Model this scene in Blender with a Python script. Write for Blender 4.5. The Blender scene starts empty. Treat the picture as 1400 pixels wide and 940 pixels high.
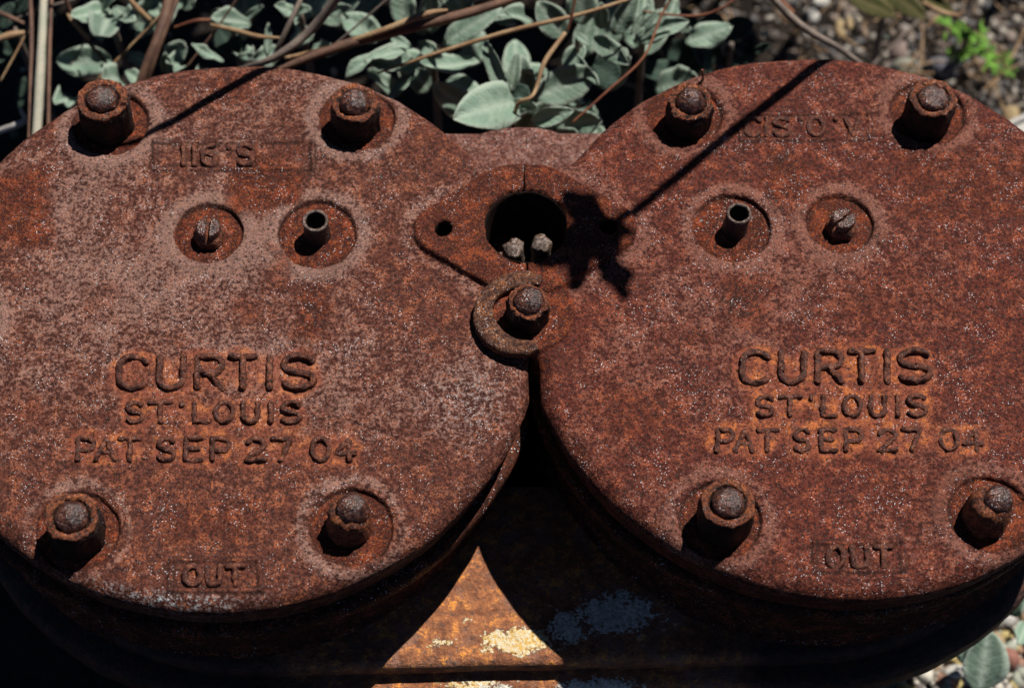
import bpy, math, random
import numpy as np
from mathutils import Vector, Matrix, noise as mnoise

# ------------------------------------------------------------------ camera, light, exposure
scene = bpy.context.scene
ZH = 250.0                                   # height of the cylinder heads above the ground, mm
CAM = np.array([-33.80396, -450.67327, 799.19564])      # mm, relative to the head plane
RM = np.array([[0.999442, 0.016267, -0.02916], [-0.028267, 0.877048, -0.479571], [0.017773, 0.480128, 0.877018]])
FPX = 3054.52
cam = bpy.data.cameras.new("camera")
cam_o = bpy.data.objects.new("camera", cam)
scene.collection.objects.link(cam_o)
cam.sensor_width = 36.0
cam.lens = FPX * 36.0 / 1400.0
cam.clip_start = 0.01
cam.clip_end = 400.0
mw = Matrix.Identity(4)
for i in range(3):
    for j in range(3):
        mw[i][j] = RM[i, j]
    mw[i][3] = CAM[i] / 1000.0 + (ZH / 1000.0 if i == 2 else 0.0)
cam_o.matrix_world = mw
cam.dof.use_dof = True
cam.dof.focus_distance = 0.905
cam.dof.aperture_fstop = 8.5
scene.camera = cam_o

SH = np.array([-0.36, -0.40])                # shadow offset per unit of height
SUN = Vector((-SH[0], -SH[1], 1.0)).normalized()
elev = math.asin(SUN.z)
world = bpy.data.worlds.new("World")
scene.world = world
world.use_nodes = True
wn = world.node_tree
sky = wn.nodes.new("ShaderNodeTexSky")
sky.sky_type = 'NISHITA'
sky.sun_disc = False
sky.sun_elevation = elev
sky.sun_rotation = math.atan2(SUN.x, SUN.y)
sky.altitude = 2500.0                         # clear, dry mountain air
sky.air_density = 0.3
sky.dust_density = 0.0
sky.ozone_density = 1.0
wn.links.new(sky.outputs[0], wn.nodes["Background"].inputs[0])
wn.nodes["Background"].inputs[1].default_value = 0.07
sun_d = bpy.data.lights.new("sun", 'SUN')
sun_d.energy = 5.0
sun_d.angle = math.radians(0.53)
sun_d.color = (1.0, 0.95, 0.88)
sun_o = bpy.data.objects.new("sun", sun_d)
scene.collection.objects.link(sun_o)
sun_o.rotation_euler = SUN.to_track_quat('Z', 'Y').to_euler()
sun_o.location = (1, 1, 3)
vs = scene.view_settings
vs.view_transform = 'Standard'
vs.look = 'None'
vs.exposure = 0.54
vs.gamma = 1.0
vs.use_curve_mapping = False

# ------------------------------------------------------------------ helpers
def at(px, py, z=0.0):
    """point (mm, head plane frame) seen at pixel px,py of the 1400x940 photograph at height z"""
    v = RM @ np.array([(px - 700.0) / FPX, -(py - 470.0) / FPX, -1.0])
    t = (z - CAM[2]) / v[2]
    return CAM + v * t

def link(o, parent=None):
    scene.collection.objects.link(o)
    if parent is not None:
        o.parent = parent
    return o

def tag(o, label=None, cat=None, group=None, kind=None):
    if label: o["label"] = label
    if cat: o["category"] = cat
    if group: o["group"] = group
    if kind: o["kind"] = kind
    return o

def empty(name, loc_mm):
    o = bpy.data.objects.new(name, None)
    o.empty_display_size = 0.02
    o.location = (loc_mm[0] / 1000, loc_mm[1] / 1000, (loc_mm[2] + ZH) / 1000)
    return link(o)

def mesh(name, V, F, mat, parent=None, loc=None, smooth=True, attrs=None):
    """V in mm. loc in mm: object origin in the frame of its parent (or head plane frame for top level)"""
    me = bpy.data.meshes.new(name)
    V = np.asarray(V, dtype=np.float64) / 1000.0
    if isinstance(F, np.ndarray):
        k = F.shape[1]
        me.vertices.add(len(V)); me.vertices.foreach_set("co", V.astype(np.float32).ravel())
        me.loops.add(F.size); me.loops.foreach_set("vertex_index", F.astype(np.int32).ravel())
        me.polygons.add(len(F))
        me.polygons.foreach_set("loop_start", np.arange(0, F.size, k, dtype=np.int32))
        me.polygons.foreach_set("loop_total", np.full(len(F), k, dtype=np.int32))
        me.update(calc_edges=True)
    else:
        me.from_pydata(V.tolist(), [], F)
        me.update()
    if smooth:
        me.polygons.foreach_set("use_smooth", np.ones(len(me.polygons), dtype=bool))
    if attrs:
        for n, a in attrs.items():
            at_ = me.attributes.new(n, 'FLOAT', 'POINT')
            at_.data.foreach_set("value", np.asarray(a, dtype=np.float32))
    me.materials.append(mat)
    o = bpy.data.objects.new(name, me)
    if loc is not None:
        o.location = (loc[0] / 1000, loc[1] / 1000, (loc[2] + (ZH if parent is None else 0)) / 1000)
    elif parent is None:
        o.location = (0, 0, ZH / 1000)
    return link(o, parent)

def grid_faces(nr, nc, wrap=True):
    """quads over nr rings of nc verts"""
    r = np.arange(nr - 1)[:, None]
    c = np.arange(nc if wrap else nc - 1)[None, :]
    c2 = (c + 1) % nc
    a = r * nc + c; b = r * nc + c2; d = (r + 1) * nc + c; e = (r + 1) * nc + c2
    return np.stack([np.broadcast_to(x, a.shape) for x in (a, d, e, b)], -1).reshape(-1, 4)

_grids = {}
def vnoise(x, y, size, seed):
    """value noise, feature size in mm, about -1..1"""
    g = _grids.get(seed)
    if g is None:
        g = np.random.RandomState(seed).uniform(-1, 1, (256, 256)); _grids[seed] = g
    x = np.asarray(x) / size + 500.3; y = np.asarray(y) / size + 500.7
    xi = np.floor(x).astype(int); yi = np.floor(y).astype(int)
    fx = x - xi; fy = y - yi
    fx = fx * fx * (3 - 2 * fx); fy = fy * fy * (3 - 2 * fy)
    a = g[xi % 256, yi % 256]; b = g[(xi + 1) % 256, yi % 256]
    c = g[xi % 256, (yi + 1) % 256]; d = g[(xi + 1) % 256, (yi + 1) % 256]
    return (a * (1 - fx) + b * fx) * (1 - fy) + (c * (1 - fx) + d * fx) * fy

def fbm(x, y, size, seed, oct=4, gain=0.5):
    s = 0; a = 1.0; t = 0
    for k in range(oct):
        s = s + a * vnoise(x, y, size / 2 ** k, seed + k); t += a; a *= gain
    return s / t

def sstep(a, b, x):
    t = np.clip((x - a) / (b - a), 0, 1)
    return t * t * (3 - 2 * t)

def jitter(V, amp, size, seed):
    """lumpy displacement of a small mesh (mm)"""
    off = Vector((seed * 7.3, seed * 3.1, seed * 1.7))
    V = np.array(V, float)
    for i in range(len(V)):
        p = Vector(V[i]) / size + off
        n = mnoise.noise_vector(p) + 0.5 * mnoise.noise_vector(p * 2.3)
        V[i] += np.array(n) * amp
    return V

# ------------------------------------------------------------------ materials
class NT:
    def __init__(self, name):
        self.m = bpy.data.materials.new(name); self.m.use_nodes = True
        self.t = self.m.node_tree; self.b = self.t.nodes["Principled BSDF"]
    def n(self, typ, **kw):
        nd = self.t.nodes.new(typ)
        for k, v in kw.items(): setattr(nd, k, v)
        return nd
    def l(self, a, b): self.t.links.new(a, b)
    def coord(self, scale=1000.0):
        tc = self.n("ShaderNodeTexCoord"); mp = self.n("ShaderNodeMapping")
        mp.inputs["Scale"].default_value = (scale,) * 3
        self.l(tc.outputs["Object"], mp.inputs[0]); return mp.outputs[0]
    def noise(self, co, size, detail=4, rough=0.55, off=0.0, dist=0.0):
        nd = self.n("ShaderNodeTexNoise"); nd.inputs["Scale"].default_value = 1.0 / size
        nd.inputs["Detail"].default_value = detail; nd.inputs["Roughness"].default_value = rough
        nd.inputs["Distortion"].default_value = dist
        if off:
            ad = self.n("ShaderNodeVectorMath", operation='ADD'); ad.inputs[1].default_value = (off, off * 1.7, off * .6)
            self.l(co, ad.inputs[0]); co = ad.outputs[0]
        self.l(co, nd.inputs["Vector"]); return nd.outputs[0]
    def ramp(self, v, a, b, lo=0.0, hi=1.0):
        nd = self.n("ShaderNodeMapRange", interpolation_type='SMOOTHSTEP')
        nd.inputs["From Min"].default_value = a; nd.inputs["From Max"].default_value = b
        nd.inputs["To Min"].default_value = lo; nd.inputs["To Max"].default_value = hi
        self.l(v, nd.inputs["Value"]); return nd.outputs[0]
    def math(self, op, a, b, clamp=False):
        nd = self.n("ShaderNodeMath", operation=op, use_clamp=clamp)
        for i, x in enumerate((a, b)):
            if isinstance(x, (int, float)): nd.inputs[i].default_value = x
            else: self.l(x, nd.inputs[i])
        return nd.outputs[0]
    def mix(self, f, a, b):
        nd = self.n("ShaderNodeMix", data_type='RGBA')
        for s, x in ((nd.inputs["Factor"], f), (nd.inputs["A"] if False else nd.inputs[6], a), (nd.inputs[7], b)):
            if isinstance(x, (int, float)): s.default_value = x
            elif isinstance(x, tuple): s.default_value = (*x, 1.0)
            else: self.l(x, s)
        return nd.outputs[2]
    def attr(self, name):
        nd = self.n("ShaderNodeAttribute", attribute_name=name); return nd.outputs["Fac"]
    def bump(self, h, dist, strength=1.0, normal=None):
        nd = self.n("ShaderNodeBump"); nd.inputs["Distance"].default_value = dist; nd.inputs["Strength"].default_value = strength
        self.l(h, nd.inputs["Height"])
        if normal is not None: self.l(normal, nd.inputs["Normal"])
        return nd.outputs[0]
    def fin(self, col, rough=0.6, normal=None, spec=None, metal=None, k=0.71):
        mu = self.n("ShaderNodeMix", data_type='RGBA', blend_type='MULTIPLY'); mu.inputs[0].default_value = 1.0
        self.l(col, mu.inputs[6]); mu.inputs[7].default_value = (k, k, k, 1.0); col = mu.outputs[2]
        for nm, x in (("Base Color", col), ("Roughness", rough), ("Specular IOR Level", spec), ("Metallic", metal)):
            if x is None: continue
            s = self.b.inputs[nm]
            if isinstance(x, (int, float)): s.default_value = x
            elif isinstance(x, tuple): s.default_value = (*x, 1.0)
            else: self.l(x, s)
        if normal is not None: self.l(normal, self.b.inputs["Normal"])
        return self.m

def rust(name, dark, mid, bright, patina, pat_bias=0.0, attrs=False, grain=1.0, seed=0.0, gloss=0.0, bump=1.0, sparkle=1.0):
    t = NT(name); co = t.coord()
    n_big = t.noise(co, 38, 5, .6, seed + 3)
    n_mid = t.noise(co, 6.0 * grain, 6, .68, seed + 11, .3)
    n_fin = t.noise(co, 1.7 * grain, 4, .7, seed + 23)
    n_mic = t.noise(co, .75 * grain, 3, .7, seed + 41)
    n_spk = t.noise(co, 1.25 * grain, 3, .6, seed + 57)
    col = t.mix(t.ramp(n_fin, .40, .58), dark, mid)
    col = t.mix(t.math('MULTIPLY', t.ramp(n_mid, .47, .62), t.ramp(n_mic, .46, .58)), col, bright)
    # grey-mauve worn skin of the casting, broken up by grain
    pm = t.math('ADD', t.math('MULTIPLY', n_big, .6), t.math('MULTIPLY', n_mid, .75))
    pm = t.math('ADD', pm, t.math('MULTIPLY', n_fin, 1.3))
    if attrs: pm = t.math('ADD', pm, t.math('MULTIPLY', t.attr("patina"), .55))
    pf = t.ramp(pm, 1.40 - pat_bias, 1.70 - pat_bias)
    patc = t.mix(t.ramp(n_mic, .44, .60), tuple(x * .66 for x in patina), patina)
    patc = t.mix(t.ramp(n_spk, .60, .68), patc, (.42, .20, .125))
    if attrs:
        sp = t.attr("spot"); ha = t.attr("halo"); rd = t.attr("red"); wh = t.attr("white"); dk = t.attr("groove")
        pf = t.math('MULTIPLY', pf, t.math('SUBTRACT', 1.0, t.math('MAXIMUM', sp, t.math('MULTIPLY', rd, .9)), True), True)
    pf = t.math('MULTIPLY', pf, .82)
    col = t.mix(pf, col, patc)
    if attrs:
        spc = t.mix(t.ramp(n_mid, .42, .66), (.070, .012, .006), (.27, .050, .014))
        spc = t.mix(t.ramp(n_fin, .34, .56), (.024, .006, .004), spc)
        spc = t.mix(t.ramp(n_mic, .56, .70), spc, (.46, .14, .030))
        col = t.mix(t.math('MULTIPLY', t.math('MAXIMUM', sp, t.math('MULTIPLY', rd, .95)), .92), col, spc)
        hc = t.mix(t.ramp(n_mid, .48, .62), (.30, .082, .042), (.56, .165, .045))
        hf = t.math('MULTIPLY', ha, t.ramp(n_fin, .36, .56, .40, .95))
        col = t.mix(hf, col, hc)
        wf = t.math('MULTIPLY', wh, t.ramp(n_fin, .5, .62))
        col = t.mix(wf, col, (.5, .58, .6))
        col = t.mix(dk, col, (.035, .012, .008))
    bl_ = t.ramp(t.noise(co, 17 * grain, 6, .72, seed + 83, .6), .50, .66, 0, .38)
    col = t.mix(t.math('MULTIPLY', bl_, t.ramp(n_fin, .62, .42, .35, 1.0)), col, (.050, .017, .011))
    # pits, pale grit, and glints painted as white specks
    col = t.mix(t.ramp(n_mic, .43, .33, 0, .85), col, (.018, .007, .005))
    col = t.mix(t.ramp(n_spk, .44, .34, 0, .9), col, (.028, .010, .007))
    vo = t.n("ShaderNodeTexVoronoi"); vo.inputs["Scale"].default_value = 1.0 / (.46 * grain); t.l(co, vo.inputs["Vector"])
    sep = t.n("ShaderNodeSeparateColor"); t.l(vo.outputs["Color"], sep.inputs[0])
    gm = t.ramp(sep.outputs[0], .80, .83)
    gz = t.ramp(t.math('ADD', t.noise(co, 14, 4, .6, seed + 70), t.math('MULTIPLY', n_mid, .5)), .66, .95)
    gm = t.math('MULTIPLY', gm, t.math('ADD', gz, .35, True))
    gm = t.math('MULTIPLY', gm, t.ramp(vo.outputs["Distance"], .48, .30))
    gm = t.math('MULTIPLY', gm, sparkle, True)
    gl = t.math('MULTIPLY', t.math('MULTIPLY', t.ramp(sep.outputs[1], .62, .66), gm), t.ramp(gz, .15, .7, .12, 1.0))
    col = t.mix(t.math('MULTIPLY', gm, .35), col, (.34, .25, .23))
    col = t.mix(t.math('MULTIPLY', gl, .9), col, (.80, .78, .82))
    # relief
    h = t.math('ADD', t.math('MULTIPLY', n_mid, .9), t.math('MULTIPLY', n_fin, .8))
    h = t.math('ADD', h, t.math('MULTIPLY', n_mic, .35))
    nrm = t.bump(h, .0022 * bump, .6)
    # glinting grains: every grain has its own facet
    vm = t.n("ShaderNodeVectorMath", operation='SUBTRACT'); vm.inputs[1].default_value = (.5, .5, .5); t.l(vo.outputs["Color"], vm.inputs[0])
    sc = t.n("ShaderNodeVectorMath", operation='SCALE'); t.l(vm.outputs[0], sc.inputs[0]); t.l(t.math('MULTIPLY', gm, .85), sc.inputs["Scale"])
    ad = t.n("ShaderNodeVectorMath", operation='ADD'); t.l(nrm, ad.inputs[0]); t.l(sc.outputs[0], ad.inputs[1])
    nm = t.n("ShaderNodeVectorMath", operation='NORMALIZE'); t.l(ad.outputs[0], nm.inputs[0])
    ro = t.math('SUBTRACT', t.ramp(n_mid, .3, .7, .78 - gloss, .64 - gloss), t.math('MULTIPLY', gm, .42), True)
    sp_ = t.math('ADD', t.math('MULTIPLY', gm, .55), .14 + gloss, True)
    return t.fin(col, ro, nm.outputs[0], sp_)

MAUVE_L = (.355, .200, .160)
MAUVE_R = (.290, .118, .084)
M_headL = rust("rust_head_grey", (.042, .012, .008), (.145, .042, .025), (.40, .120, .052), MAUVE_L, -.08, True, 1.0, 0.0)
M_headR = rust("rust_head_red", (.042, .009, .006), (.140, .030, .017), (.38, .090, .036), MAUVE_R, -.06, True, 1.0, 37.0)
M_letter = rust("rust_letter", (.036, .012, .008), (.120, .037, .022), (.34, .105, .045), (.28, .145, .11), -.02, False, .8, 5.0, .06, .7, .35)
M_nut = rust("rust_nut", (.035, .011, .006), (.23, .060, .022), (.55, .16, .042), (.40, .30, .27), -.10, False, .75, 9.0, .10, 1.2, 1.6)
M_stud = rust("rust_stud", (.012, .005, .004), (.080, .027, .017), (.22, .07, .030), (.24, .145, .12), -.08, False, 1.1, 15.0, .44, .8, 3.0)
M_wash = rust("rust_washer", (.026, .009, .006), (.13, .042, .016), (.42, .14, .038), (.22, .17, .15), -.02, False, .9, 19.0, .12, 1.3, 2.0)
M_pipe = rust("rust_pipe_shaded", (.006, .003, .003), (.016, .007, .006), (.06, .02, .01), (.06, .045, .04), -.16, False, .6, 25.0, .20, .7, 2.0)
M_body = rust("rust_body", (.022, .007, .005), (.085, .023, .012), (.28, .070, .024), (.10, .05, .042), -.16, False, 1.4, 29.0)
M_rear = rust("rust_rear", (.085, .030, .022), (.180, .068, .050), (.36, .11, .060), (.340, .205, .175), .16, False, 1.1, 33.0)

M_bore = rust("shade_dark_rust", (.004, .003, .002), (.012, .005, .003), (.03, .01, .006), (.02, .012, .01), -.2, False, 1.0, 61.0, .0, 1.0, .1)  # near-black colour stands in for the shade inside the openings
M_side = rust("nut_side_shaded", (.005, .0025, .002), (.018, .0065, .004), (.07, .022, .009), (.05, .035, .03), -.16, False, .75, 65.0, .05, 1.2, .8)  # shade on the nut sides put into a near-black colour
M_peg = rust("grey_worn_iron", (.05, .03, .025), (.20, .14, .11), (.34, .18, .09), (.42, .36, .33), .05, False, .9, 71.0, .2, .8, 1.0)
def deck_material():
    t = NT("flaking_paint_rust"); co = t.coord()
    a = t.noise(co, 16, 6, .65, 4); b = t.noise(co, 5, 6, .7, 9); c = t.noise(co, 1.6, 4, .7, 17)
    col = t.mix(t.ramp(b, .35, .62), (.20, .068, .028), (.50, .185, .070))
    col = t.mix(t.ramp(a, .50, .62), col, (.33, .155, .095))
    col = t.mix(t.math('MULTIPLY', t.ramp(b, .54, .60), t.ramp(c, .44, .54)), col, (.85, .33, .06))
    col = t.mix(t.ramp(c, .38, .25), col, (.05, .02, .012))
    col = t.mix(t.ramp(t.noise(co, 2.3, 4, .7, 77), .56, .62, 0, .7), col, (.10, .07, .06))
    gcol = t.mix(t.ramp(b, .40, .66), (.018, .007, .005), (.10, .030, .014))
    col = t.mix(t.attr("side_shade"), col, gcol)
    yl = t.attr("yellow"); bl = t.attr("blue")
    yf = t.ramp(t.math('ADD', t.math('ADD', t.math('MULTIPLY', yl, .63), t.math('MULTIPLY', b, .8)), t.math('MULTIPLY', c, .55)), 1.04, 1.09)
    yc = t.mix(t.ramp(c, .40, .62), (.78, .48, .12), (.85, .76, .55))
    col = t.mix(yf, col, yc)
    bf = t.ramp(t.math('ADD', t.math('ADD', t.math('MULTIPLY', bl, .58), t.math('MULTIPLY', b, .8)), t.math('MULTIPLY', c, .55)), 1.05, 1.10)
    bc = t.mix(t.ramp(c, .42, .60), (.60, .56, .46), (.98, .93, .80))
    col = t.mix(bf, col, bc)
    h = t.math('ADD', t.math('MULTIPLY', b, 1.0), t.math('MULTIPLY', c, .5))
    h = t.math('ADD', h, t.math('MULTIPLY', t.math('MAXIMUM', yf, bf), .25))
    return t.fin(col, .62, t.bump(h, .0030, .8), .4)
M_deck = deck_material()

def leaf_material(name, c1, c2, edge):
    t = NT(name); co = t.coord()
    oi = t.n("ShaderNodeObjectInfo")
    a = t.noise(co, 7, 4, .6, 2); b = t.noise(co, .9, 3, .6, 5)
    col = t.mix(t.ramp(a, .35, .65), c1, c2)
    col = t.mix(t.math('MULTIPLY', oi.outputs["Random"], .8), col, tuple(x * .42 for x in c1))
    col = t.mix(t.ramp(b, .6, .75, 0, .5), col, edge)
    col = t.mix(t.attr("vein"), col, tuple(min(1, x * 1.25) for x in edge))
    col = t.mix(t.attr("rim"), col, edge)
    ph = t.math('ADD', t.math('MULTIPLY', t.attr("lv"), 44.0), t.math('MULTIPLY', t.math('ABSOLUTE', t.attr("lu"), 0.0), -9.0))
    ph = t.math('ADD', ph, t.math('MULTIPLY', a, 9.0))
    sv = t.ramp(t.math('SINE', ph, 0.0), .55, 1.0)
    col = t.mix(t.math('MULTIPLY', sv, .10), col, edge)
    bn = t.noise(co, 2.6, 4, .6, 31)
    col = t.mix(t.ramp(bn, .66, .74, 0, .6), col, (.20, .14, .07))
    hb = t.math('ADD', t.math('ADD', a, t.math('MULTIPLY', b, .5)), t.math('MULTIPLY', sv, -.14))
    m = t.fin(col, .8, t.bump(hb, .0016, .7), .15)
    tr = t.n("ShaderNodeBsdfTranslucent"); t.l(col, tr.inputs[0])
    mx = t.n("ShaderNodeMixShader"); mx.inputs[0].default_value = .16
    out = t.t.nodes["Material Output"]
    t.l(t.b.outputs[0], mx.inputs[1]); t.l(tr.outputs[0], mx.inputs[2]); t.l(mx.outputs[0], out.inputs[0])
    return m
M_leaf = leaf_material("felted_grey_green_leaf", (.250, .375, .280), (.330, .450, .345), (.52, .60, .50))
M_leafd = leaf_material("shaded_green_leaf", (.040, .075, .058), (.060, .100, .078), (.09, .13, .10))  # darkened copy of the leaf, painted shade between the lit leaves
M_weed = leaf_material("bright_green_leaf", (.110, .300, .025), (.180, .420, .050), (.26, .48, .10))
M_olive = leaf_material("olive_leaf", (.075, .085, .025), (.110, .110, .040), (.20, .16, .08))

def stalk_material(name, c1, c2):
    t = NT(name)
    tc = t.n("ShaderNodeTexCoord"); mp = t.n("ShaderNodeMapping"); mp.inputs["Scale"].default_value = (1000, 1000, 1000)
    t.l(tc.outputs["Object"], mp.inputs[0]); co = mp.outputs[0]
    a = t.noise(co, 9, 4, .6, 3); b = t.noise(co, 1.0, 4, .7, 8)
    col = t.mix(t.ramp(a, .35, .65), c1, c2)
    col = t.mix(t.ramp(b, .45, .3, 0, .7), col, tuple(x * .35 for x in c1))
    return t.fin(col, .6, t.bump(b, .0006, .7), .35)
M_tan = stalk_material("dry_tan_stalk", (.30, .17, .085), (.42, .28, .15))
M_pale = stalk_material("pale_straw", (.40, .40, .31), (.50, .46, .36))
M_brown = stalk_material("brown_stalk", (.11, .055, .038), (.20, .105, .065))
M_grey = stalk_material("grey_twig", (.16, .125, .105), (.27, .21, .17))
M_redst = stalk_material("thin_red_stem", (.16, .045, .025), (.24, .085, .035))
M_white = stalk_material("bleached_twig", (.50, .48, .44), (.62, .60, .56))

def ground_material():
    t = NT("dark_litter_soil"); co = t.coord()
    a = t.noise(co, 30, 6, .65, 3); b = t.noise(co, 5, 6, .7, 8); c = t.noise(co, 1.4, 3, .7, 12)
    col = t.mix(t.ramp(b, .35, .65), (.010, .007, .005), (.032, .022, .016))
    col = t.mix(t.math('MULTIPLY', t.ramp(a, .45, .65), t.ramp(c, .45, .65)), col, (.09, .065, .048))
    h = t.math('ADD', b, t.math('MULTIPLY', c, .4))
    return t.fin(col, .9, t.bump(h, .006, .9), .2)
M_ground = ground_material()

def pebble_material(name, palette):
    t = NT(name); co = t.coord()
    g = t.n("ShaderNodeNewGeometry")
    r = t.n("ShaderNodeValToRGB"); r.color_ramp.interpolation = 'CONSTANT'
    el = r.color_ramp.elements
    for i, c in enumerate(palette):
        e = el[i] if i < 2 else el.new(i / len(palette))
        e.position = i / len(palette); e.color = (*c, 1)
    t.l(g.outputs["Random Per Island"], r.inputs[0])
    b = t.noise(co, 2.2, 5, .7, 3)
    col = t.mix(t.ramp(b, .5, .3, 0, .6), r.outputs[0], (.10, .075, .05))
    return t.fin(col, .75, t.bump(b, .0009, .6), .35)
M_pebble = pebble_material("mixed_gravel", [(.55, .50, .42), (.42, .30, .17), (.30, .26, .22), (.62, .60, .55), (.48, .38, .16), (.16, .14, .13), (.38, .40, .32), (.36, .20, .14), (.66, .62, .52)])
M_pebbled = pebble_material("dull_gravel", [(.12, .10, .09), (.06, .048, .040), (.16, .12, .095), (.10, .10, .105), (.24, .19, .155), (.045, .036, .032), (.40, .36, .31)])
M_litter = pebble_material("leaf_litter_bits", [(.42, .36, .26), (.30, .40, .30), (.34, .24, .15), (.48, .47, .42), (.24, .34, .26), (.14, .09, .06)])
M_stone = pebble_material("pale_stone", [(.62, .58, .52), (.60, .56, .48)])

# ------------------------------------------------------------------ ground
gs = 26
xs = np.concatenate([[-60000, -8000, -1500], np.linspace(-600, 600, 61), [1500, 8000, 60000]])
gx, gy = np.meshgrid(xs, xs, indexing='ij')
loc_w = np.exp(-(gx ** 2 + gy ** 2) / 500.0 ** 2)
gz = loc_w * (fbm(gx, gy, 90, 300) * 9 + fbm(gx, gy, 30, 310) * 4)
G = mesh("ground", np.stack([gx, gy, gz], -1).reshape(-1, 3), grid_faces(len(xs), len(xs), False)[:, ::-1].copy(), M_ground, None, (0, 0, -ZH))
tag(G, "dark crumbly soil with litter around the compressor", None, None, "structure")

# ------------------------------------------------------------------ the compressor
comp = empty("compressor", (0, 0, -ZH))
tag(comp, "rust-covered twin-cylinder compressor with two round lettered heads", "compressor")
def CP(p):                                    # head plane frame -> frame of the compressor empty
    return (p[0], p[1], p[2] + ZH)

D = 125.0; R = 128.5; RX, RY = 1.8, 1.8; CUT = 124.65
BOLTS = [(54.2, 98.3), (-51.6, 97.6), (52.9, -93.6), (-53.4, -93.3), (-110.0, 1.0)]      # left head, mirrored for the right
PLUGS = [(-7.6, 41.6, 14.2), (37.9, 40.3, 16.3)]

# stroke letters in a unit box
def arc(cx, cy, rx, ry, a0, a1, n=14):
    return [(cx + rx * math.cos(math.radians(a0 + (a1 - a0) * i / n)), cy + ry * math.sin(math.radians(a0 + (a1 - a0) * i / n))) for i in range(n + 1)]
GL = {
 'C': [arc(.52, .72, .48, .28, 20, 180, 9) + arc(.52, .28, .48, .28, 180, 340, 9)],
 'U': [[(.06, 1), (.06, .3)] + arc(.5, .3, .44, .30, 180, 360, 10) + [(.94, 1)]],
 'R': [[(.06, 0), (.06, 1), (.6, 1)] + arc(.62, .74, .36, .26, 90, -90, 8) + [(.06, .48)], [(.5, .48), (.98, 0)]],
 'T': [[(0, 1), (1, 1)], [(.5, 1), (.5, 0)]],
 'I': [[(.5, 0), (.5, 1)]],
 'S': [arc(.5, .75, .46, .25, 25, 270, 12) + arc(.5, .25, .48, .25, 90, -155, 12)],
 'L': [[(.06, 1), (.06, 0), (.95, 0)]],
 'O': [arc(.5, .5, .48, .5, 90, 450, 22)],
 'P': [[(.06, 0), (.06, 1), (.58, 1)] + arc(.6, .73, .36, .27, 90, -90, 8) + [(.06, .46)]],
 'A': [[(0, 0), (.5, 1), (1, 0)], [(.2, .36), (.8, .36)]],
 'E': [[(.95, 1), (.06, 1), (.06, 0), (.98, 0)], [(.06, .52), (.8, .52)]],
 '2': [arc(.5, .70, .44, .30, 165, -20, 10) + [(.02, 0), (.98, 0)]],
 '7': [[(.02, 1), (.96, 1), (.42, 0)]],
 '0': [arc(.5, .5, .46, .5, 90, 450, 20)],
 '4': [[(.72, 0), (.72, 1), (.02, .32), (1, .32)]],
 '1': [[(.5, 0), (.5, 1)]],
 '6': [[(.85, .96)] + arc(.55, .55, .5, .42, 75, 180, 6) + arc(.5, .3, .44, .30, 180, 540, 16)],
 'V': [[(0, 1), (.5, 0), (1, 1)]],
 "'": [[(.5, 1), (.5, .84)]],
}
def line_chars(spec, tl, tr, bl, br, lo, hi):
    """spec: [(char, x0, x1)] measured between lo and hi; corners are photo pixels -> polylines in mm on the plate"""
    P = [at(*q)[:2] for q in (tl, tr, bl, br)]
    out = []
    for ch, x0, x1 in spec:
        strokes = []
        for st in GL[ch]:
            pts = []
            for (u, v) in st:
                s = (x0 + (x1 - x0) * u - lo) / (hi - lo)
                top = P[0] * (1 - s) + P[1] * s; bot = P[2] * (1 - s) + P[3] * s
                pts.append(bot * (1 - v) + top * v)
            strokes.append(np.array(pts))
        out.append((ch, strokes))
    return out
CURT = [('C', 402, 500), ('U', 537, 630), ('R', 668, 760), ('T', 787, 872), ('I', 908, 935), ('S', 964, 1075)]
STL = [('S', 434, 488), ('T', 512, 586), ("'", 612, 632), ('L', 662, 713), ('O', 737, 798), ('U', 828, 885), ('I', 915, 938), ('S', 962, 1028)]
PAT = [('P', 262, 322), ('A', 330, 392), ('T', 410, 480), ('S', 542, 594), ('E', 632, 690), ('P', 722, 784), ('2', 842, 906), ('7', 932, 998), ('0', 1064, 1128), ('4', 1148, 1212)]
def inset(y0, y1, d): return y0 + d, y1 - d
TXT = {'L': [], 'R': []}
TXT['L'] += [(line_chars(CURT, (163, 489), (430, 488), (161, 531), (430, 531), 402, 1075), 1.4, 2.0),
             (line_chars(STL, (173, 551), (411, 551), (173, 577), (411, 577), 432, 1028), 1.1, 1.6),
             (line_chars(PAT, (104, 600), (484, 600), (103, 629), (485, 629), 258, 1212), 1.15, 1.5),
             (line_chars([('1', 340, 370), ('1', 415, 445), ('6', 478, 578), ("'", 650, 680), ('S', 730, 825)], (212, 199), (428, 198), (212, 226), (428, 226), 160, 1240), 1.2, 1.15),
             (line_chars([('O', 632, 688), ('U', 708, 756), ('T', 778, 832)], (234, 774), (356, 774), (233, 799), (357, 799), 585, 890), 1.2, 1.4)]
TXT['R'] += [(line_chars(CURT, (1014, 482), (1271, 480), (1013, 524), (1272, 521), 402, 1075), 1.38, 1.7),
             (line_chars(STL, (1035, 543), (1266, 541), (1034, 569), (1267, 568), 432, 1028), 1.1, 1.4),
             (line_chars(PAT, (979, 588), (1340, 587), (977, 617), (1343, 615), 258, 1212), 1.12, 1.1),
             (line_chars([('C', 415, 462), ('I', 478, 496), ('S', 512, 570), ("'", 598, 614), ('O', 636, 690), ("'", 724, 740), ('V', 766, 816)], (1015, 162), (1188, 161), (1014, 186), (1189, 185), 400, 850), 1.1, .9),
             (line_chars([('O', 702, 760), ('U', 786, 846), ('T', 872, 930)], (1113, 748), (1234, 747), (1114, 776), (1235, 775), 655, 970), 1.2, 1.4)]
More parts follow.
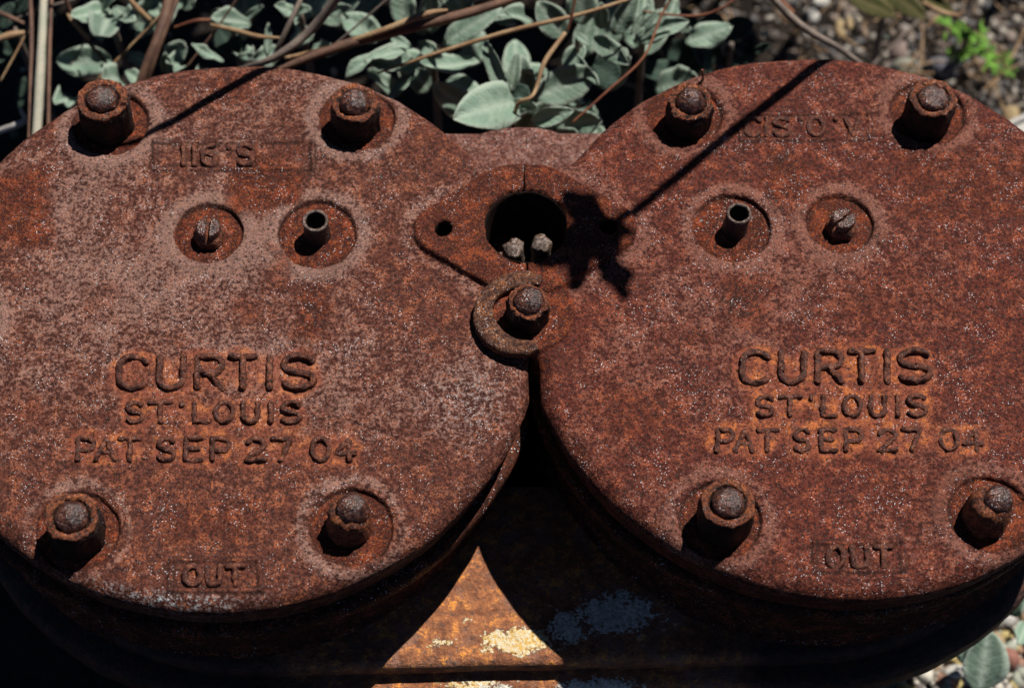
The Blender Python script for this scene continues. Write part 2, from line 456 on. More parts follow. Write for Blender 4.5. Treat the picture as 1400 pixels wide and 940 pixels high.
FRAMES = {'L': [((212, 194), (427, 193), (213, 231), (428, 231)), ((234, 765), (354, 765), (233, 806), (356, 806))],
          'R': [((1014, 156), (1188, 155), (1013, 191), (1190, 190)), ((1113, 742), (1233, 740), (1115, 780), (1235, 779))]}
CRACKS = {'L': [[(418, 577), (455, 568), (500, 582), (545, 598), (600, 628), (662, 657)]],
          'R': [[(1235, 300), (1300, 262), (1330, 250)], [(850, 585), (905, 538)]]}
# rusty red blotches (photo px quads: x0,y0,x1,y1, strength)
BLOT = {'L': [(318, 226, 408, 288, 1), (400, 392, 452, 458, .8), (285, 108, 352, 150, .7), (-40, 236, 72, 335, 1), (230, 690, 350, 740, .5), (120, 400, 160, 440, .3), (20, 540, 60, 580, .5)],
        'R': [(1056, 205, 1092, 276, .8), (988, 382, 1046, 442, .5), (1240, 200, 1420, 300, .55), (1100, 380, 1300, 450, .35), (820, 535, 905, 600, .5), (1200, 640, 1330, 740, .3)]}
DARKP = {'L': [(405, 398, 446, 450)], 'R': [(990, 388, 1042, 438), (1064, 210, 1086, 230)]}

def densify(p, step=.5):
    out = [p[0]]
    for a, b in zip(p[:-1], p[1:]):
        n = max(1, int(np.linalg.norm(b - a) / step))
        for k in range(1, n + 1): out.append(a + (b - a) * k / n)
    return np.array(out)

def raster_blur(pts, sig, half=135.0, n=560):
    g = np.zeros((n, n))
    ij = ((np.asarray(pts) + half) / (2 * half) * n).astype(int)
    ok = (ij >= 0).all(1) & (ij < n).all(1); ij = ij[ok]
    g[ij[:, 0], ij[:, 1]] = 1
    f = np.fft.fftfreq(n, d=2 * half / n)
    k = np.exp(-2 * (math.pi * sig) ** 2 * (f[:, None] ** 2 + f[None, :] ** 2))
    b = np.real(np.fft.ifft2(np.fft.fft2(g) * k))
    return b / (b.max() + 1e-9), half, n
def sample(rb, u, v):
    b, half, n = rb
    x = np.clip((u + half) / (2 * half) * n - .5, 0, n - 1.001); y = np.clip((v + half) / (2 * half) * n - .5, 0, n - 1.001)
    i = x.astype(int); j = y.astype(int); fx = x - i; fy = y - j
    return (b[i, j] * (1 - fx) + b[i + 1, j] * fx) * (1 - fy) + (b[i, j + 1] * (1 - fx) + b[i + 1, j + 1] * fx) * fy

def uneven_capsule(px, py, ra, rb, h):
    """iq: circle ra at origin, rb at (0,h); px,py arrays"""
    px = np.abs(px); b = (ra - rb) / h; a = math.sqrt(1 - b * b)
    k = -b * px + a * py
    d = a * px + b * py - ra
    d = np.where(k < 0, np.hypot(px, py) - ra, d)
    d = np.where(k > a * h, np.hypot(px, py - h) - rb, d)
    return d

def plate_height(u, v, side):
    """u,v local mm (u to the right in the picture). returns z and attributes"""
    sg = 1.0 if side == 'L' else -1.0
    m = u * sg                                 # mirrored: m grows towards the other head
    sd = 0 if side == 'L' else 500
    wob = fbm(u, v, 5, 20 + sd, 3) * .55
    z = fbm(u, v, 60, 30 + sd, 2) * .35 + fbm(u, v, 11, 40 + sd, 3) * .16 + fbm(u, v, 2.6, 50 + sd, 3, .6) * .14
    pit = fbm(u, v, 4.5, 60 + sd, 2)
    z = z - sstep(.35, .7, pit) * .22
    spot = np.zeros_like(u); red = np.zeros_like(u); groove = np.zeros_like(u); pat = np.zeros_like(u)
    # collars
    for (bx, by) in BOLTS:
        r = np.hypot(m - bx, v - by)
        z = z + .7 * np.exp(-((r - 20.5) / 3.2) ** 2) * (r > 16); pat += .55 * np.exp(-((r - 20.0) / 3.2) ** 2)
    for (bx, by, pr) in PLUGS:
        r = np.hypot(m - bx, v - by)
        z = z + .6 * np.exp(-((r - pr - 3.0) / 2.8) ** 2); pat += .65 * np.exp(-((r - pr - 3.2) / 3.2) ** 2)
    # raised intake pad
    d = uneven_capsule((v - 40.5), (m - (D - 34.5)), 12.0, 32.0, 34.5) + wob * .8
    w = sstep(.9, -.7, d)
    z = z * (1 - w) + w * (3.2 + z * .6); spot = np.maximum(spot, w * .92)
    pat += .35 * np.exp(-((d - 4) / 4.0) ** 2) * (d > 0)
    # seat of the shared stud
    r = np.hypot(m - D, v - 1.5) + wob * .6
    w = sstep(19.6, 18.6, r); z = z * (1 - w) + w * (1.6 + z * .5); spot = np.maximum(spot, w * .9)
    # frames
    for i, fr in enumerate(FRAMES[side]):
        c = [at(*q)[:2] + np.array([D * sg, 0]) for q in fr]
        for a, b in ((0, 1), (2, 3), (0, 2), (1, 3)):
            pa, pb = c[a], c[b]; ab = pb - pa; t = np.clip(((u - pa[0]) * ab[0] + (v - pa[1]) * ab[1]) / (ab @ ab), 0, 1)
            dd = np.hypot(u - pa[0] - t * ab[0], v - pa[1] - t * ab[1])
            z = z + .75 * np.exp(-(dd / .8) ** 2)
            groove = np.maximum(groove, .95 * np.exp(-((dd - 1.1) / .55) ** 2) * sstep(-.8, .2, vnoise(u, v, 6, 77 + i)))
    for i, fr in enumerate(FRAMES[side]):
        c = np.array([at(*q)[:2] + np.array([D * sg, 0]) for q in fr])
        x0, x1 = (c[0, 0] + c[2, 0]) / 2, (c[1, 0] + c[3, 0]) / 2; y1, y0 = (c[0, 1] + c[1, 1]) / 2, (c[2, 1] + c[3, 1]) / 2
        dd = np.maximum(np.maximum(x0 - u, u - x1), np.maximum(y0 - v, v - y1)) + wob * .3
        z = z - .2 * sstep(.3, -.7, dd)
    # lumps of scale on the left label
    if side == 'L':
        for (x, y, rr, hh) in ((352, 216, 2.6, 1.3), (368, 219, 2.4, 1.2), (386, 220, 3.0, 1.5), (398, 213, 2.4, 1.2), (384, 230, 2.4, .9), (402, 244, 2.2, .9), (348, 206, 1.8, .8), (410, 203, 2.2, .6)):
            p = at(x, y)[:2] + np.array([D, 0]); rr2 = np.hypot(u - p[0], v - p[1]) + wob
            z = z + hh * np.exp(-(rr2 / rr) ** 2); red = np.maximum(red, .6 * np.exp(-(rr2 / rr / 1.6) ** 2))
    # cracks
    for cr in CRACKS[side]:
        c = [at(*q)[:2] + np.array([D * sg, 0]) for q in cr]
        for pa, pb in zip(c[:-1], c[1:]):
            ab = pb - pa; t = np.clip(((u - pa[0]) * ab[0] + (v - pa[1]) * ab[1]) / (ab @ ab), 0, 1)
            dd = np.hypot(u - pa[0] - t * ab[0], v - pa[1] - t * ab[1]) + wob * .8
            g = np.exp(-(dd / .55) ** 2)
            z = z - .45 * g; groove = np.maximum(groove, .5 * g)
    # letters: soft foot and rust bloom
    pts = []
    for (chars, sw, sh) in TXT[side]:
        for ch, strokes in chars:
            for s in strokes: pts.append(densify(s, .4) + np.array([D * sg, 0]))
    n_main = sum(len(densify(s, .4)) for (chars, _, _) in TXT[side][:3] for ch, st in chars for s in st)
    pts = np.concatenate(pts)
    foot = np.clip(sample(raster_blur(pts, 1.3), u, v) * 1.3, 0, 1)
    halo = np.clip(sample(raster_blur(pts[:n_main], 3.2), u, v) * 2.6, 0, 1)
    halo = np.maximum(halo, .35 * np.clip(sample(raster_blur(pts[n_main:], 1.6), u, v), 0, 1))
    halo = np.clip(sstep(.18, .8, halo + fbm(u, v, 9, 90 + sd, 3) * .3), 0, 1) * (.75 if side == 'L' else .95)
    z = z + foot * .25
    tight = np.clip(sample(raster_blur(pts, .95), u, v) * 1.25, 0, 1); ring = np.exp(-((tight - .16) / .11) ** 2)
    groove = np.maximum(groove, .35 * ring * sstep(-.7, .3, vnoise(u, v, 5, 181))); z = z - .18 * ring
    # blotches
    for (x0, y0, x1, y1, s) in BLOT[side]:
        a = at(x0, y1)[:2] + np.array([D * sg, 0]); b = at(x1, y0)[:2] + np.array([D * sg, 0])
        q = fbm(u, v, 15, 110 + sd, 5, .62) * 8
        dd = np.maximum(np.maximum(a[0] - u, u - b[0]), np.maximum(a[1] - v, v - b[1])) + q
        red = np.maximum(red, s * sstep(4.0, -3.0, dd))
    # irregular extra blotching
    red = np.maximum(red, .5 * sstep(.30, .60, fbm(u, v, 26, 130 + sd, 5, .6)))
    for (x0, y0, x1, y1) in DARKP[side]:
        a = at(x0, y1)[:2] + np.array([D * sg, 0]); b = at(x1, y0)[:2] + np.array([D * sg, 0])
        dd = np.maximum(np.maximum(a[0] - u, u - b[0]), np.maximum(a[1] - v, v - b[1]))
        w = sstep(1.5, -1.5, dd + wob)
        z = z + w * fbm(u, v, 1.8, 140, 2) * .35
        groove = np.maximum(groove, w * .75 * sstep(-.05, .25, fbm(u, v, 1.9, 141, 2)))
    rr = np.hypot(u, v)
    # large patina fields
    if side == 'L':
        pat += .20 + .45 * np.exp(-((u + 5) ** 2 + (v - 50) ** 2) / 72.0 ** 2) - .25 * sstep(-20, -110, v) + fbm(u, v, 55, 150, 3) * .35
        wc = at(240, 826)[:2] + np.array([D, 0]); white = np.exp(-((u - wc[0]) / 24) ** 2) * np.exp(-((np.hypot(u - 1.8, v - 1.8) - 125.5) / 2.4) ** 2) * (v < 0)
        wc = at(640, 548)[:2] + np.array([D, 0]); white = np.maximum(white, .35 * np.exp(-((u - wc[0]) / 14) ** 2 - ((v - wc[1]) / 14) ** 2))
    else:
        pat += .12 + .25 * np.exp(-((u + 60) ** 2 + (v - 0) ** 2) / 60.0 ** 2) + fbm(u, v, 50, 160, 3) * .38
        white = np.zeros_like(u)
    # recessed seats
    for (bx, by, r0) in [(x, y, 16.2) for x, y in BOLTS] + PLUGS:
        r = np.hypot(m - bx, v - by) + wob
        w = sstep(r0 + .35, r0 - .45, r)
        fl = -1.7 + z * .4
        z = z * (1 - w) + w * np.minimum(z, fl)
        z = z - .35 * np.exp(-((r - r0 + .9) / .7) ** 2)
        groove = np.maximum(groove, .8 * np.exp(-((r - r0 + .3) / .8) ** 2) * sstep(-.7, .3, vnoise(u, v, 7, 170 + sd)))
        spot = np.maximum(spot, w)
    # holes: vertices next to the rim are drawn onto it, so that the wall is clean
    u = u.copy(); v = v.copy()
    for (hx, hy, r0, dep, wa) in ((D, 41.0, 17.7, -46.0, .45), (D - 34.6, 40.2, 3.8, -14.0, .15)):
        dm, dv = m - hx, v - hy
        ang = np.arctan2(dv, dm); rr_ = np.hypot(dm, dv) + 1e-9
        rim = r0 + wa * (np.sin(3 * ang + 1) + .6 * np.sin(7 * ang + 2) + .4 * np.sin(13 * ang))
        inside = rr_ < rim
        near_o = (~inside) & (rr_ < rim + .55); near_i = inside & (rr_ > rim - .75)
        keep = np.abs(m - CUT) > .02            # the parting plane stays plane
        for msk, tr, ok in ((near_o, rim, keep), (near_i, rim - .06, keep)):
            k_ = msk & ok
            m_new = np.where(k_, hx + dm / rr_ * tr, m); v = np.where(k_, hy + dv / rr_ * tr, v)
            u = np.where(k_, np.minimum(m_new, CUT) * sg, u)
        z = np.where(inside, dep, z - .5 * np.exp(-((rr_ - rim) / .8) ** 2)); groove = np.where(inside, 1.0, groove)  # hole insides also coloured dark, like the shade in them
    return u, v, z, dict(spot=spot, red=np.clip(red, 0, 1), groove=np.clip(groove, 0, 1), halo=halo * (1 - spot), patina=np.clip(pat, -.4, 1.2), white=white)

def build_head(side):
    sg = 1.0 if side == 'L' else -1.0
    NTH, NR = 1180, 200
    th = np.linspace(0, 2 * math.pi, NTH, endpoint=False)
    c, s = np.cos(th) * sg, np.sin(th)          # c: direction towards the other head
    big = 1e6
    tc = np.where(c > 1e-4, CUT / np.maximum(c, 1e-4), big)
    tt = np.where(s > 1e-4, 74.5 / np.maximum(s, 1e-4), big)
    tb = np.where(s < -1e-4, 19.0 / np.maximum(-s, 1e-4), big)
    box = np.where(c > 0, np.minimum(np.minimum(tc, tt), tb), 0)
    k = 7.0                                     # smooth maximum: fillet between disc and bridge
    rx_ = RX if side == 'L' else -.6
    pr = rx_ * c + RY * s; Rt = pr + np.sqrt(R * R - (rx_ * rx_ + RY * RY - pr * pr))      # circle a little off the head's origin
    hh = np.clip(.5 + .5 * (Rt - box) / k, 0, 1)
    rmax = box * (1 - hh) + Rt * hh + k * hh * (1 - hh) * (s > 0.2)
    rmax = np.maximum(rmax, Rt * (hh > .999))
    low = sstep(-.135, -.18, s)                 # below the shared stud the edges stand apart
    rmax = np.minimum(rmax, tc - low * (.5 if side == 'L' else 3.4))
    rmax = rmax + (fbm(th * 124, th * 0, 26, 210, 5, .6) * .9) * (rmax < tc - .5)
    straight = sstep(.8, .1, tc - rmax) * (1 - low)         # 1 where the edge is the parting plane
    ss = np.concatenate([[.0002], np.linspace(0, 1, NR)[1:]])
    ss = 1 - (1 - ss) ** 1.06
    rr = ss[:, None] * rmax[None, :]
    u = rr * np.cos(th)[None, :]; v = rr * np.sin(th)[None, :]
    u2, v2, z, A = plate_height(u.ravel(), v.ravel(), side)
    z = z.reshape(u.shape); u = u2.reshape(u.shape); v = v2.reshape(u.shape)
    e = rmax[None, :] - rr                      # distance from the edge
    fr = 8.0
    q = np.clip((fr - e) / fr, 0, 1)
    drop = (1 - np.sqrt(np.maximum(0, 1 - (q * .97) ** 2))) * fr
    z = z - drop * (1 - straight[None, :]) - straight[None, :] * .5 * sstep(1.0, 0, e)
    rings_u, rings_v, rings_z = [u], [v], [z]
    last_z = z[-1]
    zs = [-9.0, -11, -13, -16, -19, -22, -24.5, -26.0]
    for i, zz in enumerate(zs):
        off = fbm(th * R, np.full_like(th, zz), 7, 220, 3) * .35 * (1 - straight)
        rad = rmax + off - (1 - straight) * 4.6 * (i + 1) / len(zs)
        rings_u.append((rad * np.cos(th))[None]); rings_v.append((rad * np.sin(th))[None]); rings_z.append(np.minimum(last_z - .4 * (i + 1), zz)[None])
    rad = rmax - 30
    rings_u.append((rad * np.cos(th))[None]); rings_v.append((rad * np.sin(th))[None]); rings_z.append(np.full((1, NTH), -46.5))
    U = np.concatenate(rings_u).ravel(); V_ = np.concatenate(rings_v).ravel(); Z = np.concatenate(rings_z).ravel()
    extra = len(U) - u.size
    attrs = {}
    for kx, a in A.items():
        lastring = a.reshape(u.shape)[-1]
        tail = np.tile(lastring, extra // NTH)
        if kx in ("patina",): tail = tail * 0 - .1
        attrs[kx] = np.concatenate([a, tail])
    F = grid_faces(len(U) // NTH, NTH)
    o = mesh("cylinder_head", np.stack([U, V_, Z], -1), F, M_headL if side == 'L' else M_headR, comp, CP((-D * sg, 0, 0)), True, attrs)
    o["label"] = "left head with the greyer mottled face" if side == 'L' else "right head with the redder face"
    return o

def stroke_mesh(strokes, hw, hgt, seed):
    """half-round raised beads along polylines"""
    Vs, Fs = [], []
    rng = random.Random(seed)
    for st in strokes:
        p = densify(np.array(st), .75)
        n = len(p)
        if n < 3: p = densify(np.array(st), .3); n = len(p)
        tg = np.gradient(p, axis=0); tg /= (np.linalg.norm(tg, axis=1)[:, None] + 1e-9)
        nr = np.stack([-tg[:, 1], tg[:, 0]], 1)
        # rounded ends: extend by a cap
        ext = [(-.75, .45), (-.4, .82)]
        P = [p[0] + tg[0] * e * hw for e, _ in ext] + list(p) + [p[-1] - tg[-1] * e * hw for e, _ in reversed(ext)]
        N = [nr[0]] * 2 + list(nr) + [nr[-1]] * 2
        S = [x for _, x in ext] + [1] * n + [x for _, x in reversed(ext)]
        base = len(Vs); K = 9
        for i, (q, nn, s) in enumerate(zip(P, N, S)):
            k2 = 1 + .16 * mnoise.noise(Vector((q[0] * .45, q[1] * .45, seed * .37)))
            hz = hgt * (1 + 1.0 * mnoise.noise(Vector((q[0] * .28, q[1] * .28, seed * .7 + 9))))
            for j in range(K):
                a = math.pi * j / (K - 1)
                x = math.cos(a); y = math.sin(a) ** .5
                Vs.append((q[0] + nn[0] * x * hw * s * k2, q[1] + nn[1] * x * hw * s * k2, -.45 + (hz + .45) * y * (s ** .5)))
        m = len(P)
        for i in range(m - 1):
            for j in range(K - 1):
                a = base + i * K + j
                Fs.append((a, a + K, a + K + 1, a + 1))
        Fs.append(tuple(base + j for j in range(K))); Fs.append(tuple(base + (m - 1) * K + j for j in reversed(range(K))))
    V = np.array(Vs)
    V = jitter(V, .40, 2.4, seed); V = jitter(V, .26, .95, seed + 31)
    return V, Fs

heads = {}
for side in 'LR':
    h = build_head(side); heads[side] = h
    sg = 1.0 if side == 'L' else -1.0
    k = 0
    for (chars, hw, hh) in TXT[side]:
        for ch, strokes in chars:
            k += 1
            loc = np.mean(np.concatenate(strokes), 0)
            V, F = stroke_mesh([s - loc for s in strokes], hw, hh, k * 3 + (100 if side == 'R' else 0))
            mesh("letter", V, F, M_letter, h, (loc[0] + D * sg, loc[1], 0.1))

# ---- nuts and studs
def ring_lathe(profile, nth, hexw=0.0, rot=0.0, closed_top=True):
    Vs = []
    for (r, z, hw) in profile:
        for i in range(nth):
            a = 2 * math.pi * i / nth
            q = ((math.degrees(a) + rot) % 60) - 30
            hx = math.cos(math.radians(30)) / math.cos(math.radians(q)) * 1.09
            f = 1 + (hx - 1) * hw
            Vs.append((r * f * math.cos(a), r * f * math.sin(a), z))
    F = [tuple(x) for x in grid_faces(len(profile), nth)[:, ::-1].tolist()]
    if closed_top:
        n = len(Vs); F.append(tuple(range(n - nth, n)))
    return np.array(Vs), F

def make_bolt(pos, seed, rot=0.0, hexw=.8, rn=10.6, hn=15.5, rs=5.9, hs=4.2, stud_off=(0, 0), ring=True, lump=.55, label=None, tilt=(0, 0)):
    hn_ = hn
    if ring:
        prof = [(rn * .99, -1.8, hexw), (rn * 1.0, 3, hexw), (rn * 1.0, hn * .55, hexw), (rn * .99, hn * .80, hexw), (rn * .96, hn * .92, hexw * .9), (rn * .90, hn - .2, hexw * .7),
                (rn * .84, hn + .35, .4), (rn * .72, hn + .1, .1), (rn * .65, hn - .5, 0), (rn * .61, hn - 1.6, 0), (rn * .3, hn - 1.8, 0), (.4, hn - 1.8, 0)]
    else:
        prof = [(rn * 1.02, -1.8, hexw), (rn * 1.0, 4, hexw), (rn * .93, hn * .6, hexw), (rn * .86, hn * .85, hexw * .7), (rn * .7, hn * 1.0, hexw * .3), (rn * .4, hn * 1.04, 0), (.4, hn * 1.05, 0)]
    V, F = ring_lathe(prof, 64, hexw, rot)
    V = jitter(V, lump, 3.6, seed); V = jitter(V, lump * .5, 1.2, seed + 50)
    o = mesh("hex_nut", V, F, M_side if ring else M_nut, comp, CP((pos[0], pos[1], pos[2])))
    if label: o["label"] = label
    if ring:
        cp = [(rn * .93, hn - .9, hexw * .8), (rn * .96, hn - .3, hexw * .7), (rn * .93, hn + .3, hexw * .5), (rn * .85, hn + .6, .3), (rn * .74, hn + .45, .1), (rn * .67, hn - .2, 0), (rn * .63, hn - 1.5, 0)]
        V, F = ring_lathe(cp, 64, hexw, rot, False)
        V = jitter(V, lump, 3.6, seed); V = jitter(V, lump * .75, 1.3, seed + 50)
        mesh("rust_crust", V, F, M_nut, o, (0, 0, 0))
    hs = hs * 1.15
    ps = [(rs * .96, -3.5, 0), (rs * .98, -1.5, 0)] + [(rs * math.cos(a_) + .05, -.6 + (hs + .6) * math.sin(a_), 0) for a_ in [math.radians(x_) for x_ in (0, 12, 25, 37, 48, 59, 69, 79, 89)]]
    V, F = ring_lathe(ps, 28)
    V = jitter(V, .55, 3.0, seed + 7); V = jitter(V, .28, 1.1, seed + 9)
    V[:, 0] += (V[:, 2]) * tilt[0]; V[:, 1] += V[:, 2] * tilt[1]
    mesh("stud_end", V, F, M_stud, o, (stud_off[0], stud_off[1], hn_))
    return o

NUTS = [((485, 141, 14), dict(seed=3, rot=10, hexw=.4, rn=10.3, rs=6.6, hs=5.0, lump=.85)),
        ((139.6, 136, 17), dict(seed=11, rot=20, hexw=.5, rn=11.2, rs=6.5, hs=4.0, lump=.7)),
        ((476, 697, 12.5), dict(seed=21, rot=0, hexw=.3, rn=9.0, rs=6.4, hs=5.0, ring=False, stud_off=(1.8, .6), lump=1.0, label="badly eaten nut and stud")),
        ((98, 706, 15.5), dict(seed=31, rot=30, hexw=.6, rn=10.8, hs=4.2, rs=6.6, lump=.9)),
        ((944, 140, 13), dict(seed=41, rot=15, hexw=.35, rn=9.8, rs=6.2, hs=5.6, lump=1.1, label="nut with a broken cupped rim")),
        ((1276, 134, 16), dict(seed=51, rot=5, hexw=.6, rn=10.4, hs=3.0, rs=6.6, lump=.7)),
        ((995.5, 687, 17), dict(seed=61, rot=25, hexw=.5, rn=10.9, rs=6.4, hs=3.6, lump=.5)),
        ((1358, 684, 14), dict(seed=71, rot=0, hexw=.4, rn=9.2, rs=5.8, hs=4.2, ring=False, stud_off=(2.2, .4), lump=.8))]
for (px, py, h), kw in NUTS:
    h = h + 1.8
    p = at(px, py, h - 1.2)
    make_bolt((p[0], p[1], -1.2), hn=h, **kw)
make_bolt((-D - 110, 1, -1.2), 33, hn=15.5)
make_bolt((D + 110, 1, -1.2), 73, hn=15.5)
p = at(722, 412, 14.5)
make_bolt((p[0], p[1], 1.6), 83, 12, .45, 8.6, 12.5, 6.4, 4.6, (.6, .2), True, .9, "small crusted nut on the stud between the heads", (.05, .05))

# ---- C-shaped remnant of a washer
def washer():
    nth, a0, a1 = 70, 62, 288
    Vs = []; prof = [(0, 0), (0, 1), (1, 1), (1, 0)]
    for i in range(nth + 1):
        a = math.radians(a0 + (a1 - a0) * i / nth)
        ri = 12.4 + .7 * math.sin(3 * a); ro = 20.4 + .5 * math.sin(2 * a + 1)
        end = min(i, nth - i) / 6.0
        k = min(1, .55 + .45 * end)
        mid = (ri + ro) / 2
        for (q, zt) in ((0, -2.2), (0, 1.2), (.12, 1.9), (.4, 2.1), (.7, 2.0), (.92, 1.6), (1, .6), (1, -2.2)):
            r = mid + (ri + (ro - ri) * q - mid) * k
            Vs.append((r * math.cos(a), r * math.sin(a), zt))
    K = 8; F = []
    for i in range(nth):
        for j in range(K):
            F.append((i * K + j, i * K + (j + 1) % K, (i + 1) * K + (j + 1) % K, (i + 1) * K + j))
    F.append(tuple(range(K))[::-1]); F.append(tuple(nth * K + j for j in range(K)))
    V = jitter(np.array(Vs), .55, 3.2, 5); V = jitter(V, .2, 1.1, 8)
    return V, F
V, F = washer()
w_o = mesh("washer", V, F, M_wash, comp, CP((-2.2, -2.0, 4.6)))
w_o.rotation_euler = (math.radians(-1.5), math.radians(-4), 0)
w_o["label"] = "broken C-shaped washer hanging over the seam"

# ---- pipe stubs and slotted plugs
def pipe(pos, seed, ro=5.2, ri=4.1, h=17, tilt=(0, 0)):
    prof = [(ro * 1.12, -2, 0), (ro * 1.02, 2, 0), (ro, h * .5, 0), (ro, h - .5, 0), (ro * .96, h, 0), (ri * 1.06, h + .05, 0), (ri, h - .6, 0), (ri, h * .5, 0), (ri * .95, 1.0, 0), (.3, .9, 0)]
    V, F = ring_lathe(prof, 40)
    V = jitter(V, .14, 2.2, seed)
    V[:, 0] += V[:, 2] * tilt[0]; V[:, 1] += V[:, 2] * tilt[1]
    o = mesh("pipe_stub", V, F, M_pipe, comp, CP(pos))  # pipe sides coloured near black for shade, rim left pale
    V, F = ring_lathe([(ro * 1.01, h - .9, 0), (ro * 1.015, h - .1, 0), (ro * .97, h + .22, 0), (ri * 1.1, h + .25, 0), (ri * .98, h, 0), (ri * .97, h - .8, 0)], 44, closed_top=False)
    V = jitter(V, .16, 1.6, seed + 2)
    V[:, 0] += V[:, 2] * tilt[0]; V[:, 1] += V[:, 2] * tilt[1]
    mesh("pipe_rim", V, F, M_peg, o, (0, 0, 0))
    return o
pipe((-87.4, 40.6, -1.2), 3, 5.3, 4.2, 11.4, (.0, .0))
pipe((88.0, 40.4, -1.2), 6, 5.1, 4.1, 11.6, (.07, .05))

def slotted(pos, seed, rot, r=6.0, h=8.0, slot=1.5, depth=2.4, lump=.4, cut=False):
    base_p = [(r * 1.25, -1.8, .7), (r * 1.25, h * .45, .7), (r * 1.05, h * .55, .2), (r * 1.0, h * .6, 0), (.3, h * .62, 0)]
    V, F = ring_lathe(base_p, 36)
    V = jitter(V, lump, 2.4, seed)
    o = mesh("plug", V, F, M_nut, comp, CP(pos))
    for s in (-1, 1):                        # the two halves of the slotted head
        n = 14; Vs = []; rings = [(1.0, h * .5), (1.0, h * .85), (.94, h * .97), (.8, h * 1.02)]
        for (f, z) in rings:
            for i in range(n + 1):
                a = math.pi * i / n
                x = r * f * math.cos(a); y = slot / 2 + max(0, r * f * math.sin(a) - slot / 2)
                Vs.append((x, s * y, z))
        m = n + 1; F2 = []
        for k in range(len(rings) - 1):
            for i in range(m):
                j = (i + 1) % m
                q = (k * m + i, k * m + j, (k + 1) * m + j, (k + 1) * m + i)
                F2.append(q if s > 0 else q[::-1])
        top = tuple((len(rings) - 1) * m + i for i in range(m)); F2.append(top if s > 0 else top[::-1])
        V2 = jitter(np.array(Vs), lump * .6, 1.9, seed + 3 * s)
        a = math.radians(rot); V2 = V2 @ np.array([[math.cos(a), math.sin(a), 0], [-math.sin(a), math.cos(a), 0], [0, 0, 1]])
        mesh("slotted_head", V2, F2, M_stud, o, (0, 0, 0))
    return o
slotted((-D - 7.2, 40.6, -1.2), 4, 86, 5.2, 8.0, 1.9, lump=.55)
slotted((D + 8.2, 40.2, -1.2), 14, 38, 5.2, 8.2, 1.3, lump=.4)

# ---- bores lining the openings
def bore(x, y, r, top, dep):
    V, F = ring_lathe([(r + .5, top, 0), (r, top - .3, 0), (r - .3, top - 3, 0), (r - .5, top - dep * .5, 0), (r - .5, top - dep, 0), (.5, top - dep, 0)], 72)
    V = jitter(V, .22, 3.0, 3)
    mesh("bore", V, F, M_bore, comp, CP((x, y, 0)))
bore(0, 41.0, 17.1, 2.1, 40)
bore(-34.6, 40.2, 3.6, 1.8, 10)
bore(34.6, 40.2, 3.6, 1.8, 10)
# ---- stubs standing in the intake opening
def knob(pos, r, seed, h=26, lean=(0, 0)):
    prof = [(r, 0, 0), (r, h * .7, 0), (r * .98, h * .93, 0), (r * .86, h * .985, 0), (r * .4, h, 0), (.2, h, 0)]
    V, F = ring_lathe(prof, 32)
    V = jitter(V, 1.1, 4, seed); V = jitter(V, .4, 1.5, seed + 3)
    V[:, 0] += V[:, 2] * lean[0]; V[:, 1] += V[:, 2] * lean[1]
    return mesh("valve_stub", V, F, M_peg, comp, CP(pos))
for (px, py, zt, r_, sd_) in ((702, 334, -5.0, 4.6, 2), (741, 327, -3.5, 4.4, 6)):
    p = at(px, py, zt); knob((p[0], p[1] - 1.0, zt - 30), r_, sd_, 30, (.0, .0))

# ---- cylinders, deck, crankcase
def clamp_lathe(name, cx, prof, side, mat, nth=240, seed=1):
    sg = 1.0 if side == 'L' else -1.0
    th = np.linspace(0, 2 * math.pi, nth, endpoint=False)
    Vs = []
    for (r, z) in prof:
        rr = r + fbm(th * 120, np.full(nth, z), 10, 400 + seed, 3) * .5
        x = rr * np.cos(th) + RX * sg; y = rr * np.sin(th) + RY
        x = np.where(x * sg > D - .35, (D - .35) * sg, x)
        Vs.append(np.stack([x, y, np.full(nth, z)], -1))
    V = np.concatenate(Vs)
    F = grid_faces(len(prof), nth)
    return mesh(name, V, F, mat, comp, CP((-D * sg, 0, 0)))
for side in 'LR':
    q = 0.0 if side == 'L' else -3.0
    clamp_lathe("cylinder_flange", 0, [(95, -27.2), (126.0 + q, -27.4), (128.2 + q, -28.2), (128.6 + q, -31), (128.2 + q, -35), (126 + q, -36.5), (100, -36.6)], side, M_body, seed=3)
    clamp_lathe("cylinder", 0, [(100, -36.9), (118.5, -37.2), (118, -42), (117.5, -60), (117.5, -74), (119, -78), (121, -82)], side, M_body, seed=5)

